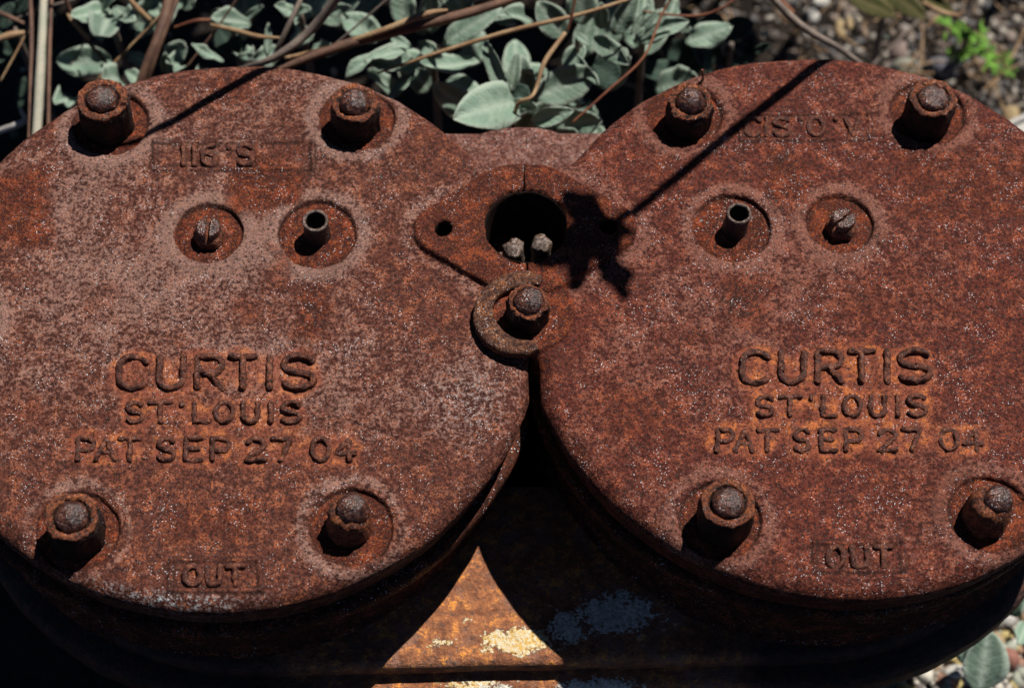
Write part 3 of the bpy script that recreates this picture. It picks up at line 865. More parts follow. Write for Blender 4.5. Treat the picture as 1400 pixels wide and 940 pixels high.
def rounded_rect(hx, hy, r, n=16):
    out = []
    for (sx, sy, a0) in ((1, 1, 0), (-1, 1, 90), (-1, -1, 180), (1, -1, 270)):
        for i in range(n + 1):
            a = math.radians(a0 + 90 * i / n)
            out.append((sx * (hx - r) + r * math.cos(a), sy * (hy - r) + r * math.sin(a)))
    return out
def slab(name, outline, levels, mat, attrs_fn=None, sub=0):
    """outline scaled by inset per level: [(inset, z)] top to bottom; top closed with a grid of rings to the centre"""
    o2 = densify(np.array(outline + [outline[0]]), 2.5)[:-1]
    cen = o2.mean(0)
    dirs = (o2 - cen); ln = np.linalg.norm(dirs, axis=1)[:, None]
    rings = []
    for f in np.linspace(.35, 1, 42)[:-1]:
        p = cen + (o2 - dirs / ln * levels[0][0] - cen) * f
        z = levels[0][1] + fbm(p[:, 0], p[:, 1], 14, 450, 4) * .9
        rings.append(np.column_stack([p, z]))
    for (ins, z) in levels:
        p = o2 - dirs / ln * ins
        wz = fbm(p[:, 0], p[:, 1], 14, 450, 4) * .8 if z > levels[-1][1] + 5 else 0
        rings.append(np.column_stack([p + (fbm(o2[:, 0], o2[:, 1], 9, 460, 3) * .6)[:, None] * dirs / ln, np.full(len(p), z) + wz]))
    V = np.concatenate(rings)
    F = grid_faces(len(rings), len(o2))
    at_ = attrs_fn(V) if attrs_fn else None
    return mesh(name, V, F, mat, comp, CP((0, 0, 0)), True, at_)
def deck_attrs(V):
    yl = np.zeros(len(V)); bl = np.zeros(len(V))
    for (x, y, rx, ry, s) in ((710, 878, 20, 8, 1.0), (680, 875, 10, 6, .9), (605, 882, 10, 5, .7), (640, 850, 7, 6, .55), (650, 925, 22, 5, .8), (625, 845, 5, 5, .5)):
        p = at(x, y, -80)
        yl = np.maximum(yl, s * np.exp(-((V[:, 0] - p[0]) / rx) ** 2 - ((V[:, 1] - p[1]) / ry) ** 2))
    for (x, y, rx, ry, s) in ((840, 840, 24, 14, 1.0), (770, 860, 14, 14, .9), (820, 930, 26, 7, 1.0), (680, 930, 18, 6, .8), (900, 850, 20, 10, .6)):
        p = at(x, y, -80)
        bl = np.maximum(bl, s * np.exp(-((V[:, 0] - p[0]) / rx) ** 2 - ((V[:, 1] - p[1]) / ry) ** 2))
    gr = sstep(62, 105, np.abs(V[:, 0] + 5) + fbm(V[:, 0], V[:, 1], 30, 490, 4) * 40) * (1 - .85 * np.clip(bl, 0, 1))  # outer deck coloured dark for the shade it lies in
    return dict(yellow=yl, blue=bl, side_shade=gr)
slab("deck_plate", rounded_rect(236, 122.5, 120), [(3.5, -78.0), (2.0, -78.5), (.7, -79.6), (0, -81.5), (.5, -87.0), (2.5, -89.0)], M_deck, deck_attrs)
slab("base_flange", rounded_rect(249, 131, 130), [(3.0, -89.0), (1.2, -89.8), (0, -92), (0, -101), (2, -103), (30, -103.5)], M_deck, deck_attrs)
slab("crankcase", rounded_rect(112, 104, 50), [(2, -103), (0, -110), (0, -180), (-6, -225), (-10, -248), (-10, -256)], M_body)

# ---- rear manifold seen in the notch between the heads
def prism(name, pts, z0, z1, mat, bev=1.2, seed=1):
    o2 = densify(np.array(pts + [pts[0]], float), 1.5)[:-1]
    cen = o2.mean(0); d = o2 - cen; ln = np.linalg.norm(d, axis=1)[:, None]; d = d / ln
    rings = []
    for f in (.02, .3, .55, .75, .9):
        p = cen + (o2 - d * bev * 1.4 - cen) * f
        rings.append(np.column_stack([p, z1 + fbm(p[:, 0], p[:, 1], 8, 470 + seed, 3) * .4]))
    for ins, z in ((bev * 1.4, z1), (bev * .5, z1 - bev * .4), (0, z1 - bev), (0, (z0 + z1) / 2), (0, z0)):
        p = o2 - d * ins
        rings.append(np.column_stack([p + d * (fbm(o2[:, 0], o2[:, 1], 5, 480 + seed, 3) * .3)[:, None], np.full(len(p), z)]))
    V = np.concatenate(rings)
    return mesh(name, V, grid_faces(len(rings), len(o2)), mat, comp, CP((0, 0, 0)))
p0 = at(612, 181, -32); p1 = at(818, 180, -32)
prism("manifold_block", [(p0[0] - 6, 60), (p1[0] + 8, 60), (p1[0] + 8, p1[1]), (p0[0] - 6, p0[1])], -70, -32, M_rear, 1.5, 2)
pa = [at(x, y, -24)[:2] for x, y in ((790, 212), (783, 196), (772, 184), (755, 177), (735, 173), (712, 172), (690, 174), (668, 178), (648, 186), (636, 196), (630, 212))]
prism("manifold_flange", [tuple(p) for p in pa] + [(pa[-1][0] + 4, 62), (pa[0][0] - 4, 62)], -40, -24, M_rear, 1.0, 5)

# ------------------------------------------------------------------ stalks
def tube(pts, radii, nth=8, seed=0, rough=.12):
    """pts mm list -> tube mesh"""
    P = [Vector(p) for p in pts]
    # Catmull-Rom resample
    Q, Rr = [], []
    n = len(P)
    for i in range(n - 1):
        p0, p1, p2, p3 = P[max(i - 1, 0)], P[i], P[i + 1], P[min(i + 2, n - 1)]
        for k in range(8):
            t = k / 8
            Q.append(.5 * ((2 * p1) + (p2 - p0) * t + (2 * p0 - 5 * p1 + 4 * p2 - p3) * t * t + (3 * p1 - p0 - 3 * p2 + p3) * t ** 3))
            Rr.append(radii[i] * (1 - t) + radii[i + 1] * t)
    Q.append(P[-1]); Rr.append(radii[-1])
    Vs = []
    for i, q in enumerate(Q):
        tg = (Q[min(i + 1, len(Q) - 1)] - Q[max(i - 1, 0)]).normalized()
        s = tg.cross(Vector((0.13, 0.2, 1))); s.normalize(); b = tg.cross(s)
        for j in range(nth):
            a = 2 * math.pi * j / nth
            rr = Rr[i] * (1 + rough * mnoise.noise(Vector((i * .7, math.cos(a) * 1.5 + seed, math.sin(a) * 1.5))))
            v = q + (s * math.cos(a) + b * math.sin(a)) * rr
            Vs.append(v[:])
    F = [tuple(x) for x in grid_faces(len(Q), nth).tolist()]
    F.append(tuple(range(nth))); F.append(tuple(len(Vs) - nth + j for j in range(nth))[::-1])
    return np.array(Vs), F
def stalk(name, pxs, rad, mat, label, cat="stalk", group=None, nth=8):
    """pxs: [(px,py,z)] ; rad: mm or list"""
    pts = [at(*p) if len(p) == 3 else p for p in pxs]
    return stalk3(name, pts, rad, mat, label, cat, group, nth)
def stalk3(name, pts, rad, mat, label, cat="stalk", group=None, nth=8):
    if not isinstance(rad, (list, tuple)): rad = [rad] * len(pts)
    o0 = np.array(pts[0])
    V, F = tube([np.array(p) - o0 for p in pts], rad, nth, len(label))
    o = mesh(name, V, F, mat, None, tuple(o0))
    return tag(o, label, cat, group)

stalk("grass_blade", [(49, 200, -84), (54, 120, -74), (58, 40, -66), (62, -60, -58)], [2.3, 2.4, 2.2, 1.8], M_pale, "thick pale straw blade rising behind the upper left nut", "grass blade")
stalk("dry_stalk", [(40, 200, -88), (42, 120, -80), (43, 30, -72), (38, -60, -64)], [1.0, 1.1, 1.1, .9], M_brown, "brown stem running along the left side of the pale blade", "stalk")
stalk("dry_stalk", [(66, 190, -90), (68, 60, -74), (74, -60, -66)], [.9, 1.0, .8], M_brown, "thin brown stem hugging the right side of the pale blade", "stalk")
stalk("dry_stalk", [(185, 130, -86), (202, 85, -74), (220, 40, -66), (246, -50, -56)], [2.0, 2.3, 2.7, 3.0], M_brown, "thick bundled brown stem between the two upper left nuts, leftmost", "stalk")
stalk("dry_stalk", [(200, 120, -84), (214, 75, -70), (238, 10, -58), (258, -50, -52)], [1.0, 1.1, 1.2, 1.2], M_brown, "slim brown stem lying along the thick bundled stem", "stalk")
stalk("dry_stalk", [(172, 125, -130), (140, 80, -95), (108, 40, -80), (78, -30, -55)], [.8, .9, 1.0, .9], M_brown, "thin bent brown stem leading down to the upper left nut", "stalk")
stalk("dry_stalk", [(123, 54, -78), (100, 30, -74), (92, 18, -72)], [.9, 1.3, .7], M_tan, "short split tan straw above the upper left nut", "straw")
stalk("dry_stalk", [(205, 28, -70), (190, 14, -64), (165, -14, -55)], [1.3, 1.5, 1.0], M_tan, "tan straw crossing the bright leaf near the top left", "straw")
stalk("dry_stalk", [(300, 105, -95), (340, 92, -60), (380, 76, -46), (430, 36, -36), (480, -30, -12)], [1.4, 1.6, 1.8, 2.2, 2.2], M_grey, "grey twig rising from the back rim of the left head", "twig")
stalk("dry_stalk", [(372, 84, -62), (392, 40, -46), (420, -20, -36)], [1.2, 1.3, 1.2], M_grey, "thin dark twig forking off beside the grey twig", "twig")
stalk("dry_stalk", [(378, 96, -52), (470, 62, -44), (560, 38, -38), (640, 18, -32), (740, -14, -24)], [1.6, 2.4, 2.6, 2.3, 1.8], M_brown, "long dark dry stalk lying behind the left head", "stalk")
stalk("dry_stalk", [(390, 80, -56), (450, 66, -48), (520, 43, -36), (580, 20, -31), (612, 14, -31)], [1.0, 1.4, 1.5, 1.6, .6], M_tan, "tan split straw lying on the long dark stalk", "straw")
stalk("dry_stalk", [(288, 34, -70), (322, 42, -66), (352, 50, -62), (382, 52, -60)], [.7, 1.2, 1.2, .5], M_tan, "short tan straw behind the left head's top", "straw")
stalk("dry_stalk", [(238, 38, -75), (270, 28, -70), (300, 28, -72)], [.6, .8, .5], M_redst, "small arched brown straw near the bundled stem", "straw")
stalk("dry_stalk", [(516, 100, -60), (600, 72, -48), (700, 42, -38), (800, 18, -30), (900, -14, -22)], [.5, 1.0, 1.1, 1.0, .9], M_tan, "thin straight orange-tan straw crossing the sage leaves", "straw")
stalk("dry_stalk", [(773, 45, -36), (745, 84, -40), (734, 118, -46), (726, 133, -46), (708, 142, -50), (702, 170, -62)], [1.0, 1.2, .9, .8, 1.0, .8], M_tan, "kinked dry straw dropping to the notch between the heads", "straw")
stalk("dry_stalk", [(790, -20, -20), (782, 20, -30), (776, 42, -36)], [.6, .6, .6], M_redst, "fine red stem standing over the kinked straw", "stem")
stalk("dry_stalk", [(782, 168, -60), (830, 125, -52), (880, 78, -46), (905, 20, -40), (930, -20, -30)], [.5, .6, .6, .6, .6], M_redst, "fine dark red stem left of the right head", "stem")
stalk("dry_stalk", [(880, 16, -50), (945, 22, -52), (985, 12, -48), (1030, -20, -40)], [.5, .6, .6, .6], M_redst, "fine curved red stem near the top centre right", "stem")
stalk("dry_stalk", [(1198, 104, -90), (1150, 68, -76), (1105, 42, -64), (1070, 12, -56), (1040, -25, -46)], [1.2, 1.6, 1.8, 1.9, 1.8], M_grey, "jointed grey stalk slanting behind the right head", "stalk")
stalk("dry_stalk", [(1085, 18, -66), (1068, 2, -62), (1050, -20, -56)], [1.0, 1.4, 1.3], M_redst, "reddish straw just above the jointed grey stalk", "straw")
stalk("dry_stalk", [(1340, 208, -190), (1372, 176, -185), (1412, 156, -180)], [1.6, 2.0, 2.2], M_white, "bleached white twig beside the right head's edge", "twig")
stalk("dry_stalk", [(-10, 182, -120), (20, 172, -110), (34, 164, -108), (28, 150, -100)], [1.6, 1.7, 1.4, .7], M_white, "bleached forked twig at the left edge", "twig")
stalk("dry_stalk", [(-15, 12, -85), (10, 22, -80), (36, 34, -80)], [1.2, 1.2, .8], M_brown, "short brown stem at the top left corner", "stalk")
stalk("dry_stalk", [(-12, 58, -82), (15, 48, -80), (42, 44, -82)], [1.5, 1.9, .6], M_tan, "flat tan straw at the left edge", "straw")
stalk("dry_stalk", [(962, 118, -8), (961, 104, 4), (960, 96, 12)], [.5, .55, .5], M_redst, "tiny stem standing behind the broken-rimmed nut", "stem")
stalk("dry_stalk", [(1262, 4, -150), (1290, 18, -150), (1318, 22, -160)], [1.2, 1.5, .9], M_tan, "curved pinkish straw at the top right above the green weed", "straw")
stalk("dry_stalk", [(1388, 700, -190), (1396, 830, -200), (1400, 870, -215)], [1.0, 1.0, 1.0], M_tan, "thin tan stalk at the lower right edge", "stalk")

for k, (x0, y0, x1, y1, z0, z1, rd, mt, lab) in enumerate([(0, 112, 60, -10, -92, -70, .6, M_tan, "thin tan straw crossing the left edge to the pale blade"), (96, 90, 150, -10, -90, -72, .5, M_grey, "fine grey straw left of the bright lobed leaf"),
        (132, 110, 246, -8, -88, -62, .6, M_tan, "long thin tan straw passing over the bundled stem"), (10, 30, 130, -8, -84, -70, .6, M_grey, "grey straw slanting across the top left corner"), (255, 92, 330, -10, -84, -58, .55, M_brown, "thin brown straw right of the bundled stem"),
        (440, 76, 540, -10, -66, -40, .55, M_grey, "fine grey straw crossing the long dark stalk"), (1190, 92, 1290, -8, -200, -190, .8, M_grey, "grey straw lying on the dirt at the top right"), (1350, 130, 1402, 40, -225, -215, .8, M_tan, "tan straw on the dirt right of the green weed")]):
    stalk("dry_straw", [(x0, y0, z0), ((x0 + x1) / 2 + 5, (y0 + y1) / 2 - 4, (z0 + z1) / 2), (x1, y1, z1)], [rd * .7, rd, rd * .8], mt, lab, "straw")
# stalks beyond the top of the frame whose shadows cross the heads
def lifted(px, py, t):
    p = at(px, py, 0); return np.array([p[0] - SH[0] * t, p[1] - SH[1] * t, t])
a0 = lifted(1300, -58, 70); a = lifted(1150, 62, 112); b = lifted(1000, 182, 215); c = lifted(862, 294, 300); e = lifted(815, 330, 335)
root = np.array([a[0] + 140, a[1] + 210, -ZH + 2])
S1 = stalk3("seed_stalk", [root, a0, a, b, c, e], [2.8, 2.5, 2.4, 2.3, 2.2, 1.8], M_brown, "tall leaning stalk whose shadow crosses the right head to the intake", "stalk")
o0 = Vector(S1.location) * 1000 - Vector((0, 0, ZH))

def leaf_geo(L, W, fold, curl, wave, seed, n=11, m=7, pointed=1.0, thick=.55):
    """leaf along +Y, width along X; fold and curl in degrees"""
    rng = random.Random(seed)
    ph = [rng.uniform(0, 6.28) for _ in range(4)]
    top = np.zeros((n, m, 3)); rim = np.zeros((n, m)); vein = np.zeros((n, m)); lu = np.zeros((n, m)); lv = np.zeros((n, m))
    ang = 0.0; y = 0.0; zc = 0.0
    ds = L / (n - 1)
    for i in range(n):
        t = i / (n - 1)
        w = W / 2 * (max(0.0, math.sin(math.pi * min(1, t * .90 + .07))) ** (.75 * pointed)) * (1.0 if t < .98 else .45)
        w = max(w, W * .035)
        if t < .14: w *= .35 + .65 * t / .14
        if i:
            ang += math.radians(curl) / (n - 1)
            y += math.cos(ang) * ds; zc += math.sin(ang) * ds
        for j in range(m):
            s = (j / (m - 1)) * 2 - 1
            f = math.radians(fold)
            x = w * s * math.cos(f * abs(s) ** .5)
            lift = w * abs(s) * math.sin(f)
            wv = 1.5 * wave * (abs(s) ** 1.8) * math.sin(t * 8.5 + ph[0 if s < 0 else 1]) * (w / (W / 2)) + wave * .4 * abs(s) * math.sin(t * 17 + ph[2])
            hh = lift + wv
            top[i, j] = (x, y - math.sin(ang) * hh, zc + math.cos(ang) * hh)
            lu[i, j] = s; lv[i, j] = t
            rim[i, j] = 1.0 if (j in (0, m - 1) or i == n - 1) else 0
            vein[i, j] = .45 if j == m // 2 else 0
    bot = top.copy(); bot[:, :, 2] -= thick
    edge = (rim > 0)
    V = np.concatenate([top.reshape(-1, 3), bot.reshape(-1, 3)])
    N = n * m; F = []
    for i in range(n - 1):
        for j in range(m - 1):
            a = i * m + j
            F.append((a, a + 1, a + m + 1, a + m)); F.append((a + N, a + N + m, a + N + m + 1, a + N + 1))
    loop = [j for j in range(m)] + [i * m + m - 1 for i in range(1, n)] + [(n - 1) * m + j for j in range(m - 2, -1, -1)] + [i * m for i in range(n - 2, 0, -1)]
    for k in range(len(loop)):
        a, b = loop[k], loop[(k + 1) % len(loop)]
        F.append((b, a, a + N, b + N))
    return V, F, dict(rim=np.concatenate([rim.ravel(), rim.ravel()]) * .8, vein=np.concatenate([vein.ravel(), vein.ravel() * 1.6]), lu=np.concatenate([lu.ravel()] * 2), lv=np.concatenate([lv.ravel()] * 2))

def put_leaf(parent_o, porg, base, tip, W, roll, fold, curl, wave, seed, mat, pointed=1.0):
    """a leaf from base to tip (mm, head plane frame)"""
    base = Vector(base); tip = Vector(tip)
    L = (tip - base).length * (1 + abs(curl) / 400)
    V, F, A = leaf_geo(L, W, fold, curl, wave, seed, pointed=pointed)
    yax = (tip - base).normalized()
    up = Vector((0, -.35, 1)); xax = yax.cross(up)
    if xax.length < .05: xax = Vector((1, 0, 0))
    xax.normalize(); zax = xax.cross(yax)
    rot = Matrix((xax, yax, zax)).transposed()
    rot = rot @ Matrix.Rotation(-math.radians(curl) * .5, 3, 'X') @ Matrix.Rotation(math.radians(roll), 3, 'Y')
    M3 = np.array(rot)
    W_ = W
    o = mesh("leaf", V @ M3.T, F, mat, parent_o, tuple(base - Vector(porg)), True, A)
    return o

# seed head of the leaning stalk
rng = random.Random(5)
for k, (px, py, t, ln, wd, dx, dy) in enumerate([(798, 296, 245, 26, 15, -5, 8), (830, 318, 250, 26, 21, 2, 2), (800, 345, 250, 30, 14, -12, -6), (845, 375, 252, 22, 14, 6, -12), (778, 338, 252, 32, 15, -10, -8), (832, 348, 250, 24, 18, 6, -8), (788, 368, 250, 18, 10, -2, -10)]):
    b_ = lifted(px, py, t + 85 + 12 * (k % 3)); d_ = Vector((dx, dy, 3)).normalized() * ln
    put_leaf(S1, o0, Vector(b_) - d_ * .5, Vector(b_) + d_ * .5, wd, rng.uniform(-15, 15), 12, 20, 1.6, 40 + k, M_olive, .45)
a0 = lifted(560, -18, 60); a = lifted(392, 76, 100); b = lifted(300, 128, 135); c = lifted(205, 182, 165); d = lifted(150, 196, 178)
root = np.array([a[0] + 130, a[1] + 210, -ZH + 2])
stalk3("seed_stalk", [root, a0, a, b, c, d], [2.8, 2.6, 2.3, 2.1, 1.7, .8], M_brown, "tall leaning stalk whose shadow crosses the upper left head", "stalk")

# ------------------------------------------------------------------ sage plants
def plant(name, cpx, label, leaves, mat=M_leaf, group=None, filler=0, fr=45, fz=(-40, -120), fsize=(15, 29), seed=1, fmat=None, stem_mat=M_grey, cat="plant"):
    """leaves: (bx,by,bz, tx,ty,tz, width, roll, fold, curl, wave[,mat])"""
    c = at(*cpx)
    org = np.array([c[0], c[1], -ZH])
    e = empty(name, org)
    tag(e, label, cat, group)
    top = np.array([c[0], c[1], cpx[2]])
    V, F = tube([np.array([6, 10, 0]), np.array([3, 6, (cpx[2] + ZH) * .5]), top - org], [2.4, 2.1, 1.4], 8, seed)
    mesh("stem", V, F, stem_mat, e, (0, 0, 0))
    for k, lf in enumerate(leaves):
        bx, by, bz, tx, ty, tz, W, roll, fold, curl, wave = lf[:11]
        put_leaf(e, org, at(bx, by, bz), at(tx, ty, tz), W, roll, fold, curl, wave, seed * 100 + k, lf[11] if len(lf) > 11 else mat)
    r = random.Random(seed)
    for k in range(filler):
        a = r.uniform(0, 6.283); z = r.uniform(*fz); rad = r.uniform(.05, .75) * fr; L = r.uniform(*fsize)
        b_ = np.array([c[0] + rad * math.cos(a), c[1] + rad * math.sin(a), z])
        el = math.radians(r.uniform(5, 60)); a2 = a + r.uniform(-.6, .6)
        t_ = b_ + L * np.array([math.cos(a2) * math.cos(el), math.sin(a2) * math.cos(el), math.sin(el)])
        put_leaf(e, org, b_, t_, L * r.uniform(.5, .75), r.uniform(-30, 30), r.uniform(5, 35), r.uniform(-50, 40), r.uniform(.6, 2.2), seed * 100 + 50 + k, fmat or mat)
    return e
GS = "grey-green sage plants behind the heads"
plant("sage_plant", (590, 60, -62), "sage plant whose leaves rise above the long dark stalk, centre left", [
    (606, 62, -64, 682, 10, -46, 14, -12, 16, -12, .6), (556, 70, -60, 474, 84, -66, 10, 35, 18, -45, 1.6), (572, 58, -60, 606, 74, -56, 9, 20, 38, 30, 1.6),
    (552, 38, -66, 548, -22, -48, 13, 8, 16, 8, .7), (590, 46, -70, 588, -10, -50, 12, 0, 14, 10, .6), (535, 52, -62, 562, 66, -58, 6, 0, 24, 10, .6),
    (632, 12, -66, 610, -30, -50, 16, 0, 12, 0, .8), (668, 30, -70, 702, 22, -56, 9, -20, 30, -50, 2.0)], M_leaf, GS, 10, 40, (-72, -112), seed=1, fmat=M_leaf)
plant("sage_plant", (692, 132, -66), "sage plant filling the notch just behind the seam of the heads", [
    (655, 84, -66, 580, 100, -60, 15, 25, 30, 35, 1.1), (694, 134, -60, 662, 58, -48, 11, -20, 42, -8, .9), (697, 128, -60, 708, 72, -46, 7, 10, 28, -6, .6),
    (706, 140, -60, 634, 168, -42, 23, -14, 14, -42, 1.4), (732, 134, -66, 806, 92, -62, 20, 24, 24, 25, .8), (726, 166, -58, 780, 158, -48, 11, 20, 34, -30, 1.2),
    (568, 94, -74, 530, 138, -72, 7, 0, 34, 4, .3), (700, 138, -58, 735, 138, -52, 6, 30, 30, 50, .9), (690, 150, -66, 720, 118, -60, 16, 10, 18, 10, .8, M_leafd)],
    M_leaf, GS, 8, 40, (-75, -115), seed=2, fmat=M_leaf)
plant("sage_plant", (790, 48, -54), "sage plant with broad upright leaves under the top edge, centre", [
    (772, 52, -54, 735, 4, -40, 16, -10, 26, -8, .7), (798, 34, -56, 790, -28, -36, 17, 0, 22, 4, .8), (786, 46, -52, 806, 62, -50, 4, 0, 20, 0, .3, M_leaf),
    (812, 52, -58, 862, 82, -46, 12, 18, 34, 30, 1.8), (838, 48, -62, 872, -6, -46, 13, 14, 40, -16, 1.5), (866, 58, -60, 938, 30, -52, 12, 0, 38, -20, 1.5),
    (728, 32, -64, 684, 12, -54, 11, 30, 26, -40, 2.0), (788, 76, -64, 822, 112, -60, 6, 50, 30, 10, .8), (822, 40, -66, 822, 4, -50, 8, 0, 20, 0, .4),
    (812, 88, -72, 846, 110, -72, 17, 10, 16, 10, .6, M_leafd), (770, 92, -70, 800, 62, -66, 10, 0, 24, 0, .8)], M_leaf, GS, 10, 42, (-70, -112), seed=3, fmat=M_leaf)
plant("sage_plant", (880, 40, -60), "sage shoot with narrow green young leaves left of the right head", [
    (868, 52, -58, 900, 14, -46, 4.5, 0, 22, 0, .3), (874, 56, -58, 906, 28, -48, 4.0, 0, 22, 0, .3), (862, 48, -58, 888, 6, -48, 4.0, 0, 22, 0, .3),
    (884, 60, -60, 918, 42, -50, 4.0, 0, 22, 0, .3), (930, 44, -64, 945, 38, -60, 4, 0, 10, 0, .3), (850, 92, -74, 862, 78, -62, 7, 0, 20, 0, .6)], M_leaf, GS, 8, 42, (-75, -115), seed=4, fmat=M_leaf)
plant("sage_plant", (150, 20, -76), "sage plant with one bright lobed leaf at the top left", [
    (150, 12, -78, 100, 26, -66, 12, 10, 20, 25, 1.2), (152, 14, -76, 138, 48, -66, 17, 0, 14, 20, 2.4), (158, 10, -76, 180, 30, -64, 11, 0, 18, 20, 1.8),
    (128, 14, -80, 165, -12, -60, 9, 0, 20, 10, .8), (205, 8, -80, 222, 22, -74, 8, 0, 20, 10, .8)], M_leaf, GS, 9, 50, (-85, -125), fsize=(14, 26), seed=5, fmat=M_leaf)
plant("sage_plant", (318, 40, -84), "low sage plant in shade behind the left head's top", [
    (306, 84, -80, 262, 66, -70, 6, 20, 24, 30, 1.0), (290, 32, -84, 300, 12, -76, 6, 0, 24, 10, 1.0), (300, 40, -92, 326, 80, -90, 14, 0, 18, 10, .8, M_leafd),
    (366, 76, -78, 367, 32, -68, 4, 0, 20, 10, .4), (228, 102, -90, 226, 72, -76, 6, 0, 22, 0, .6), (322, 78, -84, 352, 72, -80, 4, 30, 20, 30, .6),
    (330, 28, -84, 358, 6, -76, 4, 20, 20, 20, .6), (250, 12, -84, 268, -4, -76, 7, 0, 20, 0, .7), (60, 100, -120, 84, 60, -120, 4, 0, 20, 0, .3, M_leafd)], M_leaf, GS, 12, 58, (-85, -125), fsize=(12, 24), seed=6, fmat=M_leaf)
plant("sage_plant", (410, 16, -70), "small sage shoot beside the grey twig", [
    (402, 18, -68, 376, 8, -58, 8, 0, 22, 10, 1.0), (404, 16, -68, 424, 12, -60, 6, 0, 22, 10, 1.0), (440, 16, -70, 478, 4, -62, 6, 30, 30, 30, 1.4), (408, 20, -70, 404, 34, -66, 3, 0, 20, 0, .4)], M_leaf, GS, 10, 48, (-80, -120), fsize=(14, 26), seed=7, fmat=M_leaf)
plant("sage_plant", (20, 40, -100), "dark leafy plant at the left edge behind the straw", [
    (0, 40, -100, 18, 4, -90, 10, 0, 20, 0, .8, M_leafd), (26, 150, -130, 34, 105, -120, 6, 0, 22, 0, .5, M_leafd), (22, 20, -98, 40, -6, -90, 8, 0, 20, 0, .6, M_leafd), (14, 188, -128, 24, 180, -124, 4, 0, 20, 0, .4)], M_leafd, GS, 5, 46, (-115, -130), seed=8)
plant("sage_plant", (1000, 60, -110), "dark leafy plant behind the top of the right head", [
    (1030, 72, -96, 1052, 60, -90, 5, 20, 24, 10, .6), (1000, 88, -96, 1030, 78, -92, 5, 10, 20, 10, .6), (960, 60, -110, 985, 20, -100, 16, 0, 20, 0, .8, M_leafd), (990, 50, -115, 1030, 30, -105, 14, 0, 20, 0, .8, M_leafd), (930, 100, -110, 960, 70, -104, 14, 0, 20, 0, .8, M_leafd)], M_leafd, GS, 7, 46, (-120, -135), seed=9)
plant("broadleaf_plant", (1210, 10, -170), "low olive leaves at the top right above the jointed stalk", [
    (1160, -6, -160, 1222, 22, -150, 13, 0, 14, -10, .8), (1200, -20, -160, 1262, 26, -150, 14, 10, 16, -16, 1.0), (1250, -14, -160, 1300, 20, -156, 8, 20, 20, -20, 1.0)], M_olive, None, 0, seed=10)
plant("sage_plant", (1350, 900, -214), "sage plant with broad leaves on the gravel at the lower right corner", [
    (1338, 946, -208, 1352, 862, -190, 24, 10, 16, -10, .8), (1330, 914, -210, 1330, 852, -196, 19, -14, 20, -10, .8), (1372, 846, -206, 1352, 824, -196, 13, 20, 20, -20, .8), (1376, 838, -206, 1396, 812, -196, 13, -20, 22, -20, .8),
    (1405, 850, -206, 1392, 880, -200, 10, 0, 20, 0, .8), (1405, 780, -205, 1400, 830, -200, 10, 0, 20, 0, .8, M_leafd)], M_leaf, None, 0, seed=11)
# unseen sage added beyond the top of the frame to shade the ground
for k, (x, y) in enumerate([(x_, y_) for y_ in (300, 385) for x_ in (-275, -200, -125, -50, 25, 100, 175)]):
    org = np.array([x + 30, y + 70, -ZH]); e = empty("shade_sage", org)
    tag(e, "unseen tall sage added past the top edge to shade the ground", "plant", "unseen sage added beyond the top edge for shade")
    r = random.Random(200 + k); V, F = tube([np.zeros(3), np.array([-10, -30, 160]), np.array([-30, -70, ZH + 40])], [3.5, 2.8, 1.6], 8, k); mesh("stem", V, F, M_grey, e, (0, 0, 0))
    for j in range(24):
        b_ = np.array([x + r.uniform(-45, 45), y + r.uniform(-38, 70), r.uniform(12, 70)]); a2 = r.uniform(0, 6.283); L = r.uniform(34, 58); el = r.uniform(-.3, .6)
        put_leaf(e, org, b_, b_ + L * np.array([math.cos(a2) * math.cos(el), abs(math.sin(a2)) * math.cos(el), math.sin(el)]), L * r.uniform(.5, .7), r.uniform(-30, 30), 15, r.uniform(-40, 30), 1.5, 5000 + k * 50 + j, M_leaf)

